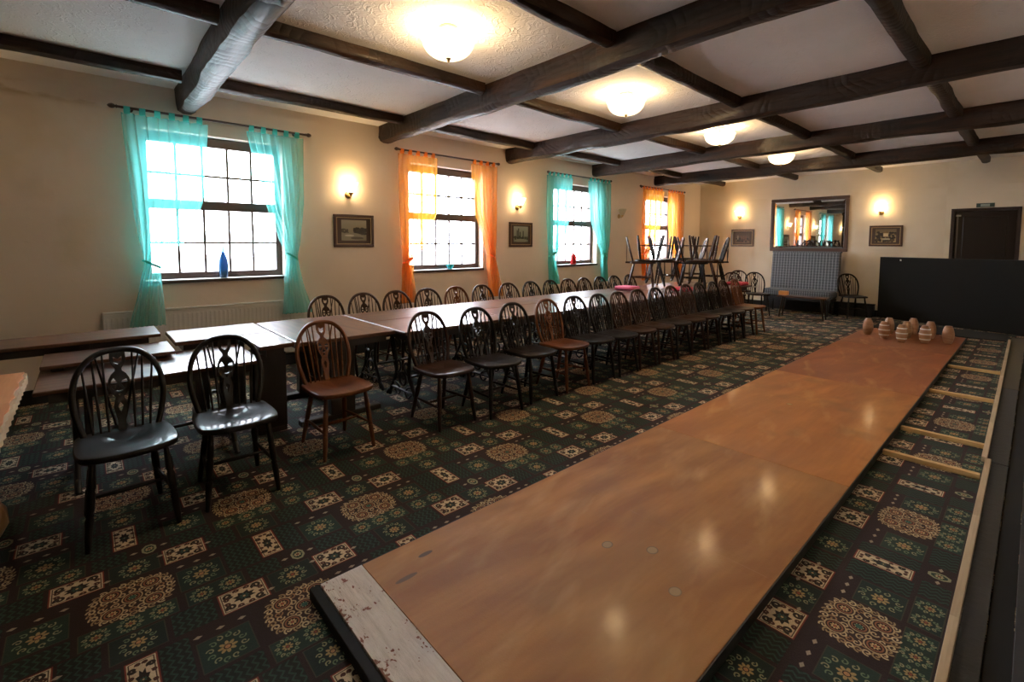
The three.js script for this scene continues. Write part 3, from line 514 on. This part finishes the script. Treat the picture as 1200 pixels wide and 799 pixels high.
// nine barrel skittles in a diamond
const PIN = [[-1.245, -8.66], [-1.475, -8.82], [-1.01, -8.82], [-1.71, -9.02], [-1.25, -9.08], [-0.785, -9.02], [-1.5, -9.33], [-1.01, -9.33], [-1.24, -9.56]];
const pinAt = ['at the front point', 'behind the front one, window side', 'behind the front one, gutter side', 'at the window-side corner', 'in the middle', 'at the gutter-side corner', 'behind the middle, window side', 'behind the middle, gutter side', 'at the back point'];
PIN.forEach(([x, z], i) => {
  const h = 0.25, banded = i < 3, o = thing('skittle_pin', `${banded ? 'white-banded' : 'plain'} wooden barrel skittle ${pinAt[i]} of the diamond`, 'skittle', [x, AY, z], i, 'nine skittles');
  const R = t => 0.038 + 0.03 * Math.sin(Math.PI * (0.06 + 0.9 * t)), prof = [[0, 0.001], [0, 0.04]]; for (let k = 0; k <= 16; k++) prof.push([0.02 + 0.95 * k / 16, R(k / 16) - (k === 0 || k === 16 ? 0.004 : 0)]); prof.push([1, 0.04], [1, 0.001]);
  const barrel = part('barrel', turned(V(0, 0, 0), V(0, h, 0), prof, 20), M.pinWood, o);
  if (banded) for (const t of [0.22, 0.52, 0.8]) part('band', turned(V(0, h * (t - 0.03), 0), V(0, h * (t + 0.03), 0), [[0, R(t - 0.03)], [0.02, R(t) + 0.0018], [0.98, R(t) + 0.0018], [1, R(t + 0.03)]], 20), M.pinBand, barrel);
});
// battens, laths and the ball gutter
[[-4.03, 0.018, -0.158], [-4.67, 0.006, -0.172], [-6.1, 0.03, -0.19], [-7.52, 0.05, -0.2]].forEach(([z, dz, xe], i) => {
  const g = rbox(AX1 + 0.012, xe - 0.008, 0.001, 0.032, -0.02, 0.02, 0.003); const m = solid('floor_batten', g, M.batten, `pale wooden batten on the carpet, ${ORD[i]} from the foul board`, 'batten', [0, 0, z], 'battens beside the alley');
});
[[[-0.132, -0.4], [-0.146, -4.36], 0], [[-0.166, -4.37], [-0.212, -10.2], 1]].forEach(([a, b, k]) => {
  const dx = b[0] - a[0], dz = b[1] - a[1], L = Math.hypot(dx, dz), g = rbox(-0.014, 0.014, 0, 0.035, -L / 2, L / 2, 0.003);
  const m = solid('edging_lath', g, M.lath, k ? 'weathered edging lath along the gutter, towards the skittles' : 'weathered edging lath along the gutter, towards the players end', 'lath', [(a[0] + b[0]) / 2, 0.001, (a[1] + b[1]) / 2]); m.rotation.y = Math.atan2(dx, dz);
});
{
  const o = thing('ball_gutter', 'dark rubber-lined ball gutter beside the edging lath', 'gutter', [0.0, 0, -5]);
  const cuts = [0.8, -4.37, -6.78, -10.6], ms = [M.rubber, M.rubber, M.rubberOld], xs = [-0.112, -0.128, -0.14];
  for (let k = 0; k < 3; k++) { { const g = rbox(xs[k], -0.055, 0.001, 0.012, cuts[k] + 4.996, cuts[k + 1] + 5.004, 0.003), p = g.attributes.position;   // cut to follow the lath
      for (let i = 0; i < p.count; i++) if (p.getX(i) < (xs[k] - 0.055) / 2) { const z = p.getZ(i) - 5, lx = k === 0 ? -0.132 + (z + 0.4) * 0.014 / 3.96 : -0.166 + (z + 4.37) * 0.046 / 5.83; p.setX(i, lx + 0.0155); }
      part('gutter_mat', g, ms[k], o); } part('gutter_mat', rbox(0.016, 0.05, 0.001, 0.012, cuts[k] + 4.996, cuts[k + 1] + 5.004, 0.003), ms[k], o); }
  part('channel', box(-0.053, 0.014, 0.001, 0.004, 5.8, -5.6), M.rubberDark, o);
  part('side_board', rbox(0.052, 0.085, 0.001, 0.12, 5.8, -5.6, 0.004), M.ledge, o);
}
{
  const o = thing('backstop_board', 'tall black backstop board standing across the end of the alley', 'backstop', [-0.75, 0, -11.4], 0.02), L = 2.75;
  o.position.set(-0.78, 0, -11.3); o.rotation.y = -0.345 * 0 + Math.atan2(-(-11.03 + 11.72), 2.02) * -1 * -1;
  part('board', rbox(-L / 2, L / 2, 0.001, 1.2, -0.02, 0.02, 0.004), M.blackBoard, o);
  part('edge_cap', rbox(-L / 2, L / 2, 1.2, 1.206, -0.022, 0.022, 0.002), M.black, o);
  part('back_brace', box(-L / 2 + 0.05, L / 2 - 0.05, 0.001, 0.05, -0.06, -0.021), M.black, o);
  const hk = part('hook', rod(V(-L / 2 + 0.36, 1.14, 0.018), V(-L / 2 + 0.36, 1.16, 0.03), 0.012), M.white, o);
}
solid('pit_mat', rbox(-1.88, -0.24, 0.001, 0.012, -10.16, -11.0, 0.004), M.rubberDark, 'flat black mat on the floor before the backstop board', 'mat');

// ---------------------------------------------------------------- tables
function ironEnd(w, h) {   // ornate cast-iron end frame in the local xy plane, w wide, h tall
  const gs = [], t = (pts, r = 0.013) => gs.push(tube(pts.map(p => V(p[0], p[1], 0)), r, 16, 5));
  for (const s of [-1, 1]) {
    t([[s * w * 0.42, 0.015], [s * w * 0.36, h * 0.16], [s * w * 0.2, h * 0.4], [s * w * 0.22, h * 0.7], [s * w * 0.34, h * 0.98]], 0.017);
    t([[s * w * 0.5, 0.014], [s * w * 0.44, 0.05], [s * w * 0.36, h * 0.12]], 0.018);
    t([[s * w * 0.2, h * 0.4], [s * w * 0.08, h * 0.46], [s * w * 0.06, h * 0.56], [s * w * 0.14, h * 0.6], [s * w * 0.19, h * 0.54]], 0.011);
    t([[s * w * 0.3, h * 0.26], [s * w * 0.14, h * 0.22], [s * w * 0.08, h * 0.13], [s * w * 0.16, h * 0.08], [s * w * 0.24, h * 0.13]], 0.011);
    t([[s * w * 0.22, h * 0.74], [s * w * 0.1, h * 0.78], [s * w * 0.08, h * 0.9], [s * w * 0.2, h * 0.93]], 0.011);
  }
  gs.push(new THREE.TorusGeometry(w * 0.1, 0.012, 6, 16).translate(0, h * 0.34, 0), rod(V(-w * 0.4, h * 0.98, 0), V(w * 0.4, h * 0.98, 0), 0.014), rod(V(-w * 0.34, h * 0.17, 0), V(w * 0.34, h * 0.17, 0), 0.012));
  return merge(gs);
}
function pubTable(x0, x1, z0, z1, y, label, opt = {}) {   // x0 > x1, z0 > z1
  const cx = (x0 + x1) / 2, cz = (z0 + z1) / 2, w = x0 - x1, l = z0 - z1, o = thing('pub_table', label, 'table', [cx, 0, cz], 0, opt.group ?? 'dark pub tables'), th = opt.th ?? 0.032;
  const alongX = w > l, g = new RoundedBoxGeometry(w - 0.006, th, l - 0.006, 2, 0.008); g.translate(0, y - th / 2, 0); boxUV(g, 1, alongX ? 'x' : undefined);
  { const uv = g.attributes.uv, s = hash(Math.round(cx * 100), Math.round(cz * 100), 1); for (let i = 0; i < uv.count; i++) uv.setXY(i, uv.getX(i) + s, uv.getY(i) + s * 3.7); }
  part('tabletop', g, opt.mat ?? M.table, o);
  part('apron', merge([box(-w / 2 + 0.06, w / 2 - 0.06, y - th - 0.06, y - th, l / 2 - 0.08, l / 2 - 0.06), box(-w / 2 + 0.06, w / 2 - 0.06, y - th - 0.06, y - th, -l / 2 + 0.06, -l / 2 + 0.08), box(w / 2 - 0.08, w / 2 - 0.06, y - th - 0.06, y - th, -l / 2 + 0.08, l / 2 - 0.08), box(-w / 2 + 0.06, -w / 2 + 0.08, y - th - 0.06, y - th, -l / 2 + 0.08, l / 2 - 0.08)]), M.tableEdge, o);
  const H = y - th - 0.06;
  for (const s of [-1, 1]) {
    if (opt.posts) { part('post_leg', rbox(alongX ? s * (w / 2 - 0.2) - 0.045 : -0.045, alongX ? s * (w / 2 - 0.2) + 0.045 : 0.045, 0.04, H, alongX ? -0.1 : s * (l / 2 - 0.2) - 0.045, alongX ? 0.1 : s * (l / 2 - 0.2) + 0.045, 0.006), M.tableEdge, o); part('foot', rbox(alongX ? s * (w / 2 - 0.2) - 0.04 : -w * 0.42, alongX ? s * (w / 2 - 0.2) + 0.04 : w * 0.42, 0, 0.045, alongX ? -l * 0.42 : s * (l / 2 - 0.2) - 0.04, alongX ? l * 0.42 : s * (l / 2 - 0.2) + 0.04, 0.01), M.tableEdge, o); continue; }
    const e = ironEnd(alongX ? l * 0.86 : w * 0.86, H); if (alongX) e.rotateY(Math.PI / 2); e.translate(alongX ? s * (w / 2 - 0.16) : 0, 0, alongX ? 0 : s * (l / 2 - 0.16)); part('iron_leg_frame', e, M.iron, o);
  }
  const sp = alongX ? w / 2 - 0.16 : l / 2 - 0.16; part('stretcher', alongX ? rod(V(-sp, H * 0.34, 0), V(sp, H * 0.34, 0), 0.012) : rod(V(0, H * 0.34, -sp), V(0, H * 0.34, sp), 0.012), M.iron, o);
  return o;
}
const TY = 0.70;
pubTable(-3.50, -4.2, 0.24, -0.875, 0.635, 'low dark table under a loose board beside the pale wood table', { th: 0.024, group: 'tables at the players end' });
pubTable(-4.205, -4.78, -0.462, -1.125, TY, 'small dark table beside the radiator under the blue bottle window', { posts: true, group: 'tables at the players end' });
pubTable(-3.63, -4.195, -0.885, -1.125, TY, 'narrow dark table between the low table and square table', { posts: true, group: 'tables at the players end' });
pubTable(-3.59, -4.75, -1.13, -1.925, TY, 'square-set dark table turned crosswise at the head of the double row', { posts: true, group: 'tables at the players end' });
for (let k = 0; k < 6; k++) {
  const z0 = -1.935 - k * 1.18, z1 = z0 - 1.175;
  pubTable(-3.455, -4.133, z0, z1, TY, `dark iron-legged table in the alley-side line, ${ORD[k]} after the crosswise table`, { group: 'double row of tables' });
  pubTable(-4.137, -4.75, z0, z1, TY, `dark iron-legged table in the window-side line, ${ORD[k]} after the crosswise table`, { group: 'double row of tables' });
}
{ // loose board on the low table, and the taller table behind it
  const lb = thing('loose_tabletop', 'loose dark tabletop board lying on the low table', 'board', [-4.185, 0.636, -0.105]);
  part('board', rbox(-0.22, 0.22, 0.024, 0.046, -0.335, 0.335, 0.004), M.table, lb); for (const sz of [-1, 1]) part('cleat', rbox(-0.17, 0.17, 0, 0.0235, sz * 0.26 - 0.03, sz * 0.26 + 0.03, 0.003), M.tableEdge, lb);
  const o = thing('trestle_table', 'long narrow wooden table standing between the low table and the wall', 'table', [-4.66, 0, 0.365]);
  part('tabletop', rbox(-0.225, 0.225, 0.715, 0.74, -0.77, 0.77, 0.006), M.table, o);
  part('rail', merge([box(0.16, 0.18, 0.66, 0.714, -0.7, 0.7), box(-0.18, -0.16, 0.66, 0.714, -0.7, 0.7)]), M.tableEdge, o);
  for (const sx of [-1, 1]) for (const sz of [-1, 1]) part('leg', rbox(sx * 0.17 - 0.025, sx * 0.17 + 0.025, 0, 0.714, sz * 0.36 - 0.025 + 0.02, sz * 0.36 + 0.025 + 0.02, 0.004), M.tableEdge, o);
}
{ // pale table with a chipped edge, cut by the frame
  const o = thing('pale_table', 'pale orange wooden table with a chipped white edge beside the first chair', 'table', [-2.8, 0, 0.85]), y = 0.77, zE = 0.245 - 0.85, s = new THREE.Shape(), r = rng(12);
  const N = 46, X0 = -0.62, X1 = 0.62, edge = []; for (let k = 0; k <= N; k++) edge.push([X0 + (X1 - X0) * k / N, zE + 0.008 + 0.004 * Math.sin(k * 0.9) + 0.005 * (r() - 0.5)]);
  s.moveTo(X0, -(0.75)); s.lineTo(X1, -(0.75)); for (let k = N; k >= 0; k--) s.lineTo(edge[k][0], -edge[k][1]);
  const g = new THREE.ExtrudeGeometry(s, { depth: 0.05, bevelEnabled: false }); g.rotateX(-Math.PI / 2); g.translate(0, y - 0.05, 0); part('tabletop', g, M.pale, o);
  const s2 = new THREE.Shape(); s2.moveTo(X0, -edge[0][1]); for (let k = 0; k <= N; k++) s2.lineTo(edge[k][0], -edge[k][1]); for (let k = N; k >= 0; k--) s2.lineTo(edge[k][0], -(zE - 0.003 * ((k * 7) % 3)));
  const g2 = new THREE.ExtrudeGeometry(s2, { depth: 0.044, bevelEnabled: false }); g2.rotateX(-Math.PI / 2); g2.translate(0, y - 0.051, 0); part('chipped_edge', g2, M.lath, o).userData.label = 'chipped whitish edge';
  for (const sx of [-1, 1]) for (const sz of [-1, 1]) part('leg', turned(V(sx * 0.48, 0, 0.08 + sz * 0.52), V(sx * 0.48, y - 0.05, 0.08 + sz * 0.52), [[0, 0.001], [0, 0.045], [0.03, 0.06], [0.1, 0.085], [0.2, 0.08], [0.27, 0.05], [0.32, 0.04], [0.6, 0.05], [0.8, 0.045], [0.9, 0.055], [1, 0.055]], 16), M.paleLeg, o);
}

// ---------------------------------------------------------------- wheelback chairs (local +x is the way they face)
function bowCurve() {
  const P = [[0, 0.165], [0.06, 0.182], [0.14, 0.2], [0.22, 0.203], [0.3, 0.186], [0.36, 0.15], [0.405, 0.09], [0.42, 0]];
  const pts = []; for (const [s, w] of P) pts.push([s, w]); for (let k = P.length - 2; k >= 0; k--) pts.push([P[k][0], -P[k][1]]); return pts;
}
const backPt = (s, w, off = 0) => V(-0.155 - s * 0.27 - 0.0 + off, 0.43 + s * 1.0, w);
function wheelSplat() {
  const half = [[0.017, 0], [0.018, 0.06], [0.026, 0.1], [0.031, 0.125], [0.026, 0.155], [0.019, 0.175], [0.034, 0.197], [0.047, 0.222], [0.05, 0.245], [0.047, 0.268], [0.034, 0.293], [0.016, 0.31], [0.015, 0.322], [0.03, 0.345], [0.037, 0.37], [0.035, 0.412]];
  const s = new THREE.Shape(); s.moveTo(half[0][0], half[0][1]); for (const [a, b] of half) s.lineTo(a, b); for (let k = half.length - 1; k >= 0; k--) s.lineTo(-half[k][0], half[k][1]);
  const hole = pts => s.holes.push(new THREE.Path(pts.map(p => new THREE.Vector2(...p))));
  for (let k = 0; k < 6; k++) { const a0 = k * Math.PI / 3 + 0.14, a1 = (k + 1) * Math.PI / 3 - 0.14, pts = [], cy = 0.245; for (let q = 0; q <= 3; q++) { const a = a0 + (a1 - a0) * q / 3; pts.push([Math.cos(a) * 0.039, cy + Math.sin(a) * 0.039]); } pts.push([Math.cos((a0 + a1) / 2) * 0.011, cy + Math.sin((a0 + a1) / 2) * 0.011]); hole(pts.reverse()); }
  hole([[0, 0.092], [-0.012, 0.13], [0, 0.15], [0.012, 0.13]]); hole([[0, 0.294], [-0.007, 0.283 + 0.0], [0, 0.305], [0.007, 0.283]].slice(0, 3).concat([[0.006, 0.29]]));
  hole([[-0.018, 0.355], [-0.02, 0.385], [0, 0.372], [0.02, 0.385], [0.018, 0.355], [0, 0.343]]);
  hole([[-0.008, 0.19], [0, 0.205], [0.008, 0.19], [0, 0.181]].reverse());
  const g = new THREE.ExtrudeGeometry(s, { depth: 0.011, bevelEnabled: false }); // shape x -> w (z), y -> s
  const p = g.attributes.position; for (let i = 0; i < p.count; i++) { const w = p.getX(i), q = p.getY(i), d = p.getZ(i), v = backPt(q, w, d - 0.0055); p.setXYZ(i, v.x, v.y, v.z); }
  const q = g.index; g.computeVertexNormals(); return g;
}
const CG = (() => {
  const bp = bowCurve(), bow3 = bp.map(([s, w]) => backPt(s, w)), curve = new THREE.CatmullRomCurve3(bow3), G = {};
  G.bow = new THREE.TubeGeometry(curve, 48, 0.0155, 8);
  const sAt = w => { let best = 0, bd = 9; for (let k = 0; k <= 400; k++) { const p = curve.getPoint(k / 400); const s = p.y - 0.43; if (s > 0.28 && p.z * w >= 0) { const d = Math.abs(p.z - w); if (d < bd) { bd = d; best = s; } } } return best; };
  G.spindles = []; for (const sg of [-1, 1]) for (const [b, t] of [[0.058, 0.068], [0.092, 0.115], [0.126, 0.16]]) { const s = sAt(sg * t); G.spindles.push(turned(backPt(-0.005, sg * b), backPt(s, sg * t), [[0, 0.0055], [0.3, 0.0075], [0.6, 0.0065], [1, 0.0045]], 6)); }
  G.braces = [-1, 1].map(sg => turned(V(-0.262, 0.43, sg * 0.018), backPt(sAt(sg * 0.1), sg * 0.1, -0.006), [[0, 0.0055], [0.4, 0.0075], [1, 0.0045]], 6));
  G.tail = new RoundedBoxGeometry(0.1, 0.03, 0.075, 2, 0.008).translate(-0.232, 0.423, 0);
  G.splat = wheelSplat();
  // saddle seat
  const sp = new THREE.Shape(); sp.moveTo(-0.2, -0.15); sp.bezierCurveTo(-0.2, -0.19, -0.17, -0.205, -0.12, -0.21); sp.bezierCurveTo(0.0, -0.222, 0.12, -0.225, 0.165, -0.2); sp.bezierCurveTo(0.21, -0.17, 0.225, -0.06, 0.225, 0); sp.bezierCurveTo(0.225, 0.06, 0.21, 0.17, 0.165, 0.2); sp.bezierCurveTo(0.12, 0.225, 0, 0.222, -0.12, 0.21); sp.bezierCurveTo(-0.17, 0.205, -0.2, 0.19, -0.2, 0.15); sp.lineTo(-0.2, -0.15);
  // grid-mesh the seat so that it can be dished
  const out = sp.getPoints(10), nr = 8, ring = out.length - 1, pos = [], idx = [];
  const put = (k, y, f, dish) => { for (const p of out.slice(0, ring)) { const x = p.x * f, z = p.y * f; pos.push(x, y - (dish ? dishAt(x, z) : 0), z); } };
  const dishAt = (x, z) => { const a = ((x + 0.02) / 0.15) ** 2 + (z / 0.16) ** 2; return a < 1 ? 0.013 * (1 - a) * (1 - a) * 1.6 : 0; };
  for (let k = 0; k < nr; k++) put(k, 0.44, 0.02 + 0.95 * k / (nr - 1) * 1.0, true);
  put(nr, 0.435, 0.995, false); put(nr + 1, 0.42, 1.0, false); put(nr + 2, 0.41, 0.975, false); put(nr + 3, 0.407, 0.9, false); put(nr + 4, 0.407, 0.02, false);
  for (let k = 0; k < nr + 4; k++) for (let i = 0; i < ring; i++) { const a = k * ring + i, b = k * ring + (i + 1) % ring, c = a + ring, d = b + ring; idx.push(a, b, c, b, d, c); }
  const n0 = pos.length / 3; pos.push(0, 0.44 - dishAt(0, 0), 0, 0, 0.407, 0); for (let i = 0; i < ring; i++) { idx.push(n0, (i + 1) % ring, i); const o = (nr + 4) * ring; idx.push(n0 + 1, o + i, o + (i + 1) % ring); }
  G.seat = new THREE.BufferGeometry(); G.seat.setAttribute('position', new THREE.Float32BufferAttribute(pos, 3)); const uv = []; for (let i = 0; i < pos.length; i += 3) uv.push(pos[i], pos[i + 2]); G.seat.setAttribute('uv', new THREE.Float32BufferAttribute(uv, 2)); G.seat.setIndex(idx); G.seat.computeVertexNormals();
  const legProf = [[0, 0.001], [0, 0.012], [0.12, 0.015], [0.35, 0.0185], [0.38, 0.0145], [0.4, 0.019], [0.43, 0.014], [0.45, 0.0185], [0.62, 0.0195], [0.66, 0.015], [0.7, 0.019], [0.8, 0.0165], [1, 0.012]];
  const feet = { fl: [V(0.185, 0, 0.19), V(0.135, 0.412, 0.15)], fr: [V(0.185, 0, -0.19), V(0.135, 0.412, -0.15)], bl: [V(-0.23, 0, 0.17), V(-0.135, 0.412, 0.125)], br: [V(-0.23, 0, -0.17), V(-0.135, 0.412, -0.125)] };
  G.legs = Object.values(feet).map(([a, b]) => turned(a, b, legProf, 8));
  const on = (k, t) => feet[k][0].clone().lerp(feet[k][1], t), strP = [[0, 0.007], [0.5, 0.0125], [1, 0.007]];
  G.stretchers = [turned(on('bl', 0.42), on('fl', 0.42), strP, 7), turned(on('br', 0.42), on('fr', 0.42), strP, 7), turned(on('bl', 0.42).lerp(on('fl', 0.42), 0.52), on('br', 0.42).lerp(on('fr', 0.42), 0.52), strP, 7)];
  return G;
})();
function chair(x, y, z, turn, tone, label, group, upside) {
  const o = thing('wheelback_chair', label, 'chair', [x, y, z], turn, group), m = chairMat[tone];
  const seat = part('seat', CG.seat, m, o); part('tailpiece', CG.tail, m, seat); for (const g of CG.braces) part('brace', g, m, o); part('back_bow', CG.bow, m, o); part('splat', CG.splat, m, o);
  for (const g of CG.spindles) part('spindle', g, m, o); for (const g of CG.legs) part('leg', g, m, o); for (const g of CG.stretchers) part('stretcher', g, m, o);
  o.scale.z = 0.925;
  if (upside) { o.rotation.order = 'YXZ'; o.rotation.x = Math.PI; }
  return o;
}
const TONE = ['near-black', 'dark brown', 'amber-brown'];
// alley-side row: z of each backrest top, set back, turn, tone
const FRONT = [[-0.12, 0.10, 0.05, 0], [-0.61, 0.08, -0.02, 0], [-1.28, -0.1, 0.05, 2], [-2.12, -0.02, 0.04, 1], [-2.58, 0.05, 0.0, 0], [-3.08, 0.0, 0.02, 0], [-3.56, 0.0, 0.03, 2], [-3.985, 0.0, -0.02, 0], [-4.4, 0.02, 0.02, 0], [-4.815, 0.0, 0.03, 1], [-5.23, 0.0, 0.02, 1], [-5.64, 0.01, 0.03, 0], [-6.05, 0.0, 0.0, 1], [-6.46, 0.01, 0.03, 1], [-6.87, 0.0, 0.0, 0], [-7.28, 0.02, 0.03, 0], [-7.69, 0, 0.02, 1], [-8.1, 0.02, 0.04, 2]];
FRONT.forEach(([z, dx, t, tone], i) => chair(-3.15 + dx, 0, z, t, tone, `${TONE[tone]} wheelback chair, ${ORD[i]} from the pale wood table in the alley-side row`, 'chairs in the alley-side row'));
[-1.92, -2.365, -2.79, -3.21, -3.66, -4.11, -4.59, -5.06, -5.5, -5.91, -6.33, -6.78, -7.19, -7.68].forEach((z, i) => { const tone = [1, 1, 1, 1, 2, 1, 1, 0, 0, 1, 1, 0, 0, 1][i]; chair(-4.93, 0, z, 0.03 * ((i * 7) % 3 - 1), tone, `${TONE[tone]} wheelback chair, ${ORD[i]} from the radiator in the window-side row`, 'chairs in the window-side row'); });

// ---------------------------------------------------------------- radiator, sill ornaments
{
  const o = thing('radiator', 'white panel radiator under the window with the blue bottle', 'radiator', [WX + 0.012, 0.15, -1.03]);
  const rp = part('panel', rbox(0.01, 0.032, 0, 0.6, -0.93, 0.93, 0.008), M.radiator, o); part('top_grille', rbox(0.0, 0.042, 0.6, 0.62, -0.93, 0.93, 0.005), M.radiator, o);
  for (let k = 0; k < 46; k++) part('flute', rbox(0.031, 0.037, 0.04, 0.56, -0.91 + k * 0.04, -0.89 + k * 0.04, 0.004, 1), M.radiator, rp);
  for (const s of [-1, 1]) part('bracket', box(-0.011, 0.01, 0.1, 0.5, s * 0.7 - 0.02, s * 0.7 + 0.02), M.radiator, o);
  for (const s of [-1, 1]) part('pipe', rod(V(0.021, -0.149, s * 0.9), V(0.021, 0.005, s * 0.9), 0.009), M.radiator, o);
}
{
  const blue = phy({ color: lin(0.05, 0.16, 0.32), roughness: 0.12, transmission: 0.35, thickness: 0 }), o = thing('glass_bottle', 'tall slender blue bottle with pointed stopper on the window sill', 'bottle', [WX - 0.03, WY0 + 0.003, -1.11]);
  part('bottle_body', turned(V(0, 0, 0), V(0, 0.28, 0), [[0, 0.001], [0, 0.036], [0.1, 0.04], [0.4, 0.05], [0.65, 0.046], [0.85, 0.03], [0.95, 0.018], [1, 0.016]], 20), blue, o);
  part('stopper', turned(V(0, 0.28, 0), V(0, 0.37, 0), [[0, 0.01], [0.12, 0.018], [0.3, 0.012], [0.5, 0.016], [1, 0.001]], 14), phy({ color: lin(0.3, 0.5, 0.65), roughness: 0.1, transmission: 0.6, thickness: 0 }), o);
}
{
  const o = thing('glass_dish', 'small turquoise glass dish on the sill between orange curtains', 'dish', [WX - 0.02, WY0 + 0.003, -4.06]);
  part('bowl', turned(V(0, 0, 0), V(0, 0.07, 0), [[0, 0.001], [0, 0.03], [0.1, 0.034], [0.6, 0.056], [1, 0.06], [1, 0.055], [0.6, 0.05], [0.15, 0.028], [0.15, 0.001]], 20), phy({ color: lin(0.05, 0.55, 0.6), roughness: 0.1, transmission: 0.6, thickness: 0, side: THREE.DoubleSide }), o);
  part('rim', new THREE.TorusGeometry(0.0575, 0.0035, 6, 24).rotateX(Math.PI / 2).translate(0, 0.07, 0), phy({ color: lin(0.2, 0.7, 0.75), roughness: 0.1 }), o);
}
{
  const o = thing('glass_bottle', 'squat red bottle with a thin neck on the window sill', 'bottle', [WX - 0.02, WY0 + 0.003, -6.87]);
  part('bottle_body', turned(V(0, 0, 0), V(0, 0.2, 0), [[0, 0.001], [0, 0.055], [0.08, 0.06], [0.75, 0.06], [0.92, 0.045], [1, 0.014]], 20), phy({ color: lin(0.45, 0.03, 0.03), roughness: 0.12, transmission: 0.35, thickness: 0 }), o);
  part('neck', turned(V(0, 0.198, 0), V(0, 0.32, 0), [[0, 0.014], [0.6, 0.01], [0.9, 0.01], [0.92, 0.014], [1, 0.014], [1, 0.001]], 12), phy({ color: lin(0.3, 0.12, 0.1), roughness: 0.15, transmission: 0.4, thickness: 0 }), o);
}

// ---------------------------------------------------------------- chairs piled on the far tables, red cushions
const PILE = [[-4.5, -7.05, 0.6, 1, 'next to the bare tables'], [-3.86, -7.6, 0.5, 0, 'second, at the alley edge'], [-4.5, -7.86, 3.8, 1, 'third, at the window edge'], [-3.9, -8.32, 3.7, 0, 'fourth, at the alley edge'], [-4.44, -8.66, 3.75, 1, 'nearest the end wall']];
PILE.forEach(([x, z, t, tone, w], i) => {
  chair(x, TY + 0.002, z, t, tone, `${TONE[tone]} wheelback chair standing upright on a table, ${w}`, 'chairs standing on the far tables');
  chair(x + 0.1 * Math.cos(t), TY + 0.884, z - 0.1 * Math.sin(t), t + Math.PI, (tone + 1) % 2, `${TONE[(tone + 1) % 2]} wheelback chair upside down on another chair, ${w}`, 'upside-down chairs on the far tables', true);
});
[[-3.72, -7.0, 0.02, M.red, 'red seat cushion lying flat on the table by the upright chair legs'], [-3.64, -8.82, 0.03, M.red, 'red seat cushion at the alley edge of the far table'], [-4.42, -6.5, 0, M.pink, 'pink seat cushion on the window-side table beside the piled chairs']].forEach(([x, z, t, m, label]) => {
  const o = thing('seat_cushion', label, 'cushion', [x, TY + 0.001, z], t, 'cushions on the far tables'); part('pad', new RoundedBoxGeometry(0.3, 0.06, 0.3, 4, 0.028).translate(0, 0.03, 0), m, o); part('piping', tube([V(0.14, 0.03, 0.14), V(0.14, 0.03, -0.14), V(-0.14, 0.03, -0.14), V(-0.14, 0.03, 0.14)], 0.008, 32, 5, true), m, o);
});

// ---------------------------------------------------------------- end of the room
chair(-4.12, 0, -9.85, -0.95, 1, 'dark brown wheelback chair behind the amber chair at the row end', 'chairs by the end wall');
chair(-3.82, 0, -10.28, -0.9, 0, 'near-black wheelback chair beside the low bench', 'chairs by the end wall');
chair(-4.36, 0, -10.72, -1.0, 1, 'dark brown wheelback chair beside the settle, closest to the room corner', 'chairs by the end wall');
chair(-2.4, 0, -11.25, -0.9, 0, 'near-black wheelback chair between the settle and the backstop board', 'chairs by the end wall');
{
  const o = thing('settle', 'grey checked fabric high-backed settle below the mirror', 'settle', [-3.33, 0, -11.35]);
  const b = part('back_pad', rbox(-0.64, 0.64, 0.48, 1.28, -0.06, 0.06, 0.02), M.tweed, o); b.rotation.x = -0.1; b.position.set(0, 0.0, -0.02);
  part('top_rail', rbox(-0.65, 0.65, 1.265, 1.3, -0.22, -0.1, 0.012), M.tweedRoll, o);
  part('seat_pad', rbox(-0.65, 0.65, 0.34, 0.5, -0.02, 0.42, 0.06, 4), M.tweedRoll, o);
  part('seat_frame', rbox(-0.62, 0.62, 0.28, 0.34, -0.05, 0.4, 0.005), M.black, o);
  for (const sx of [-1, 1]) for (const sz of [-0.02, 0.36]) part('leg', rod(V(sx * 0.57, 0, sz), V(sx * 0.57, 0.29, sz), 0.018, 0.024), M.black, o);
}
{
  const o = thing('low_bench', 'small dark low bench in front of the grey settle', 'bench', [-3.04, 0, -10.42], 0.05);
  part('bench_top', rbox(-0.42, 0.42, 0.4, 0.43, -0.14, 0.14, 0.008), M.table, o);
  for (const sx of [-1, 1]) for (const sz of [-1, 1]) part('leg', rod(V(sx * 0.38, 0, sz * 0.11), V(sx * 0.33, 0.4, sz * 0.09), 0.014, 0.02), M.tableEdge, o);
  const q = solid('small_box', rbox(-0.08, 0.08, 0, 0.08, -0.05, 0.05, 0.006), M.amberBox, 'small amber box standing on the low bench', 'box', [-3.38, 0.431, -10.42]);
}
{
  const o = thing('plinth', 'long low black plinth against the end wall under the settle', 'plinth', [-3.15, 0, -11.66]);
  part('body', rbox(-1.02, 1.02, 0, 0.24, -0.08, 0.1, 0.005), M.black, o); part('lid', rbox(-1.03, 1.03, 0.24, 0.255, -0.085, 0.11, 0.004), M.blackBoard, o);
}

renderer.render(scene, camera);
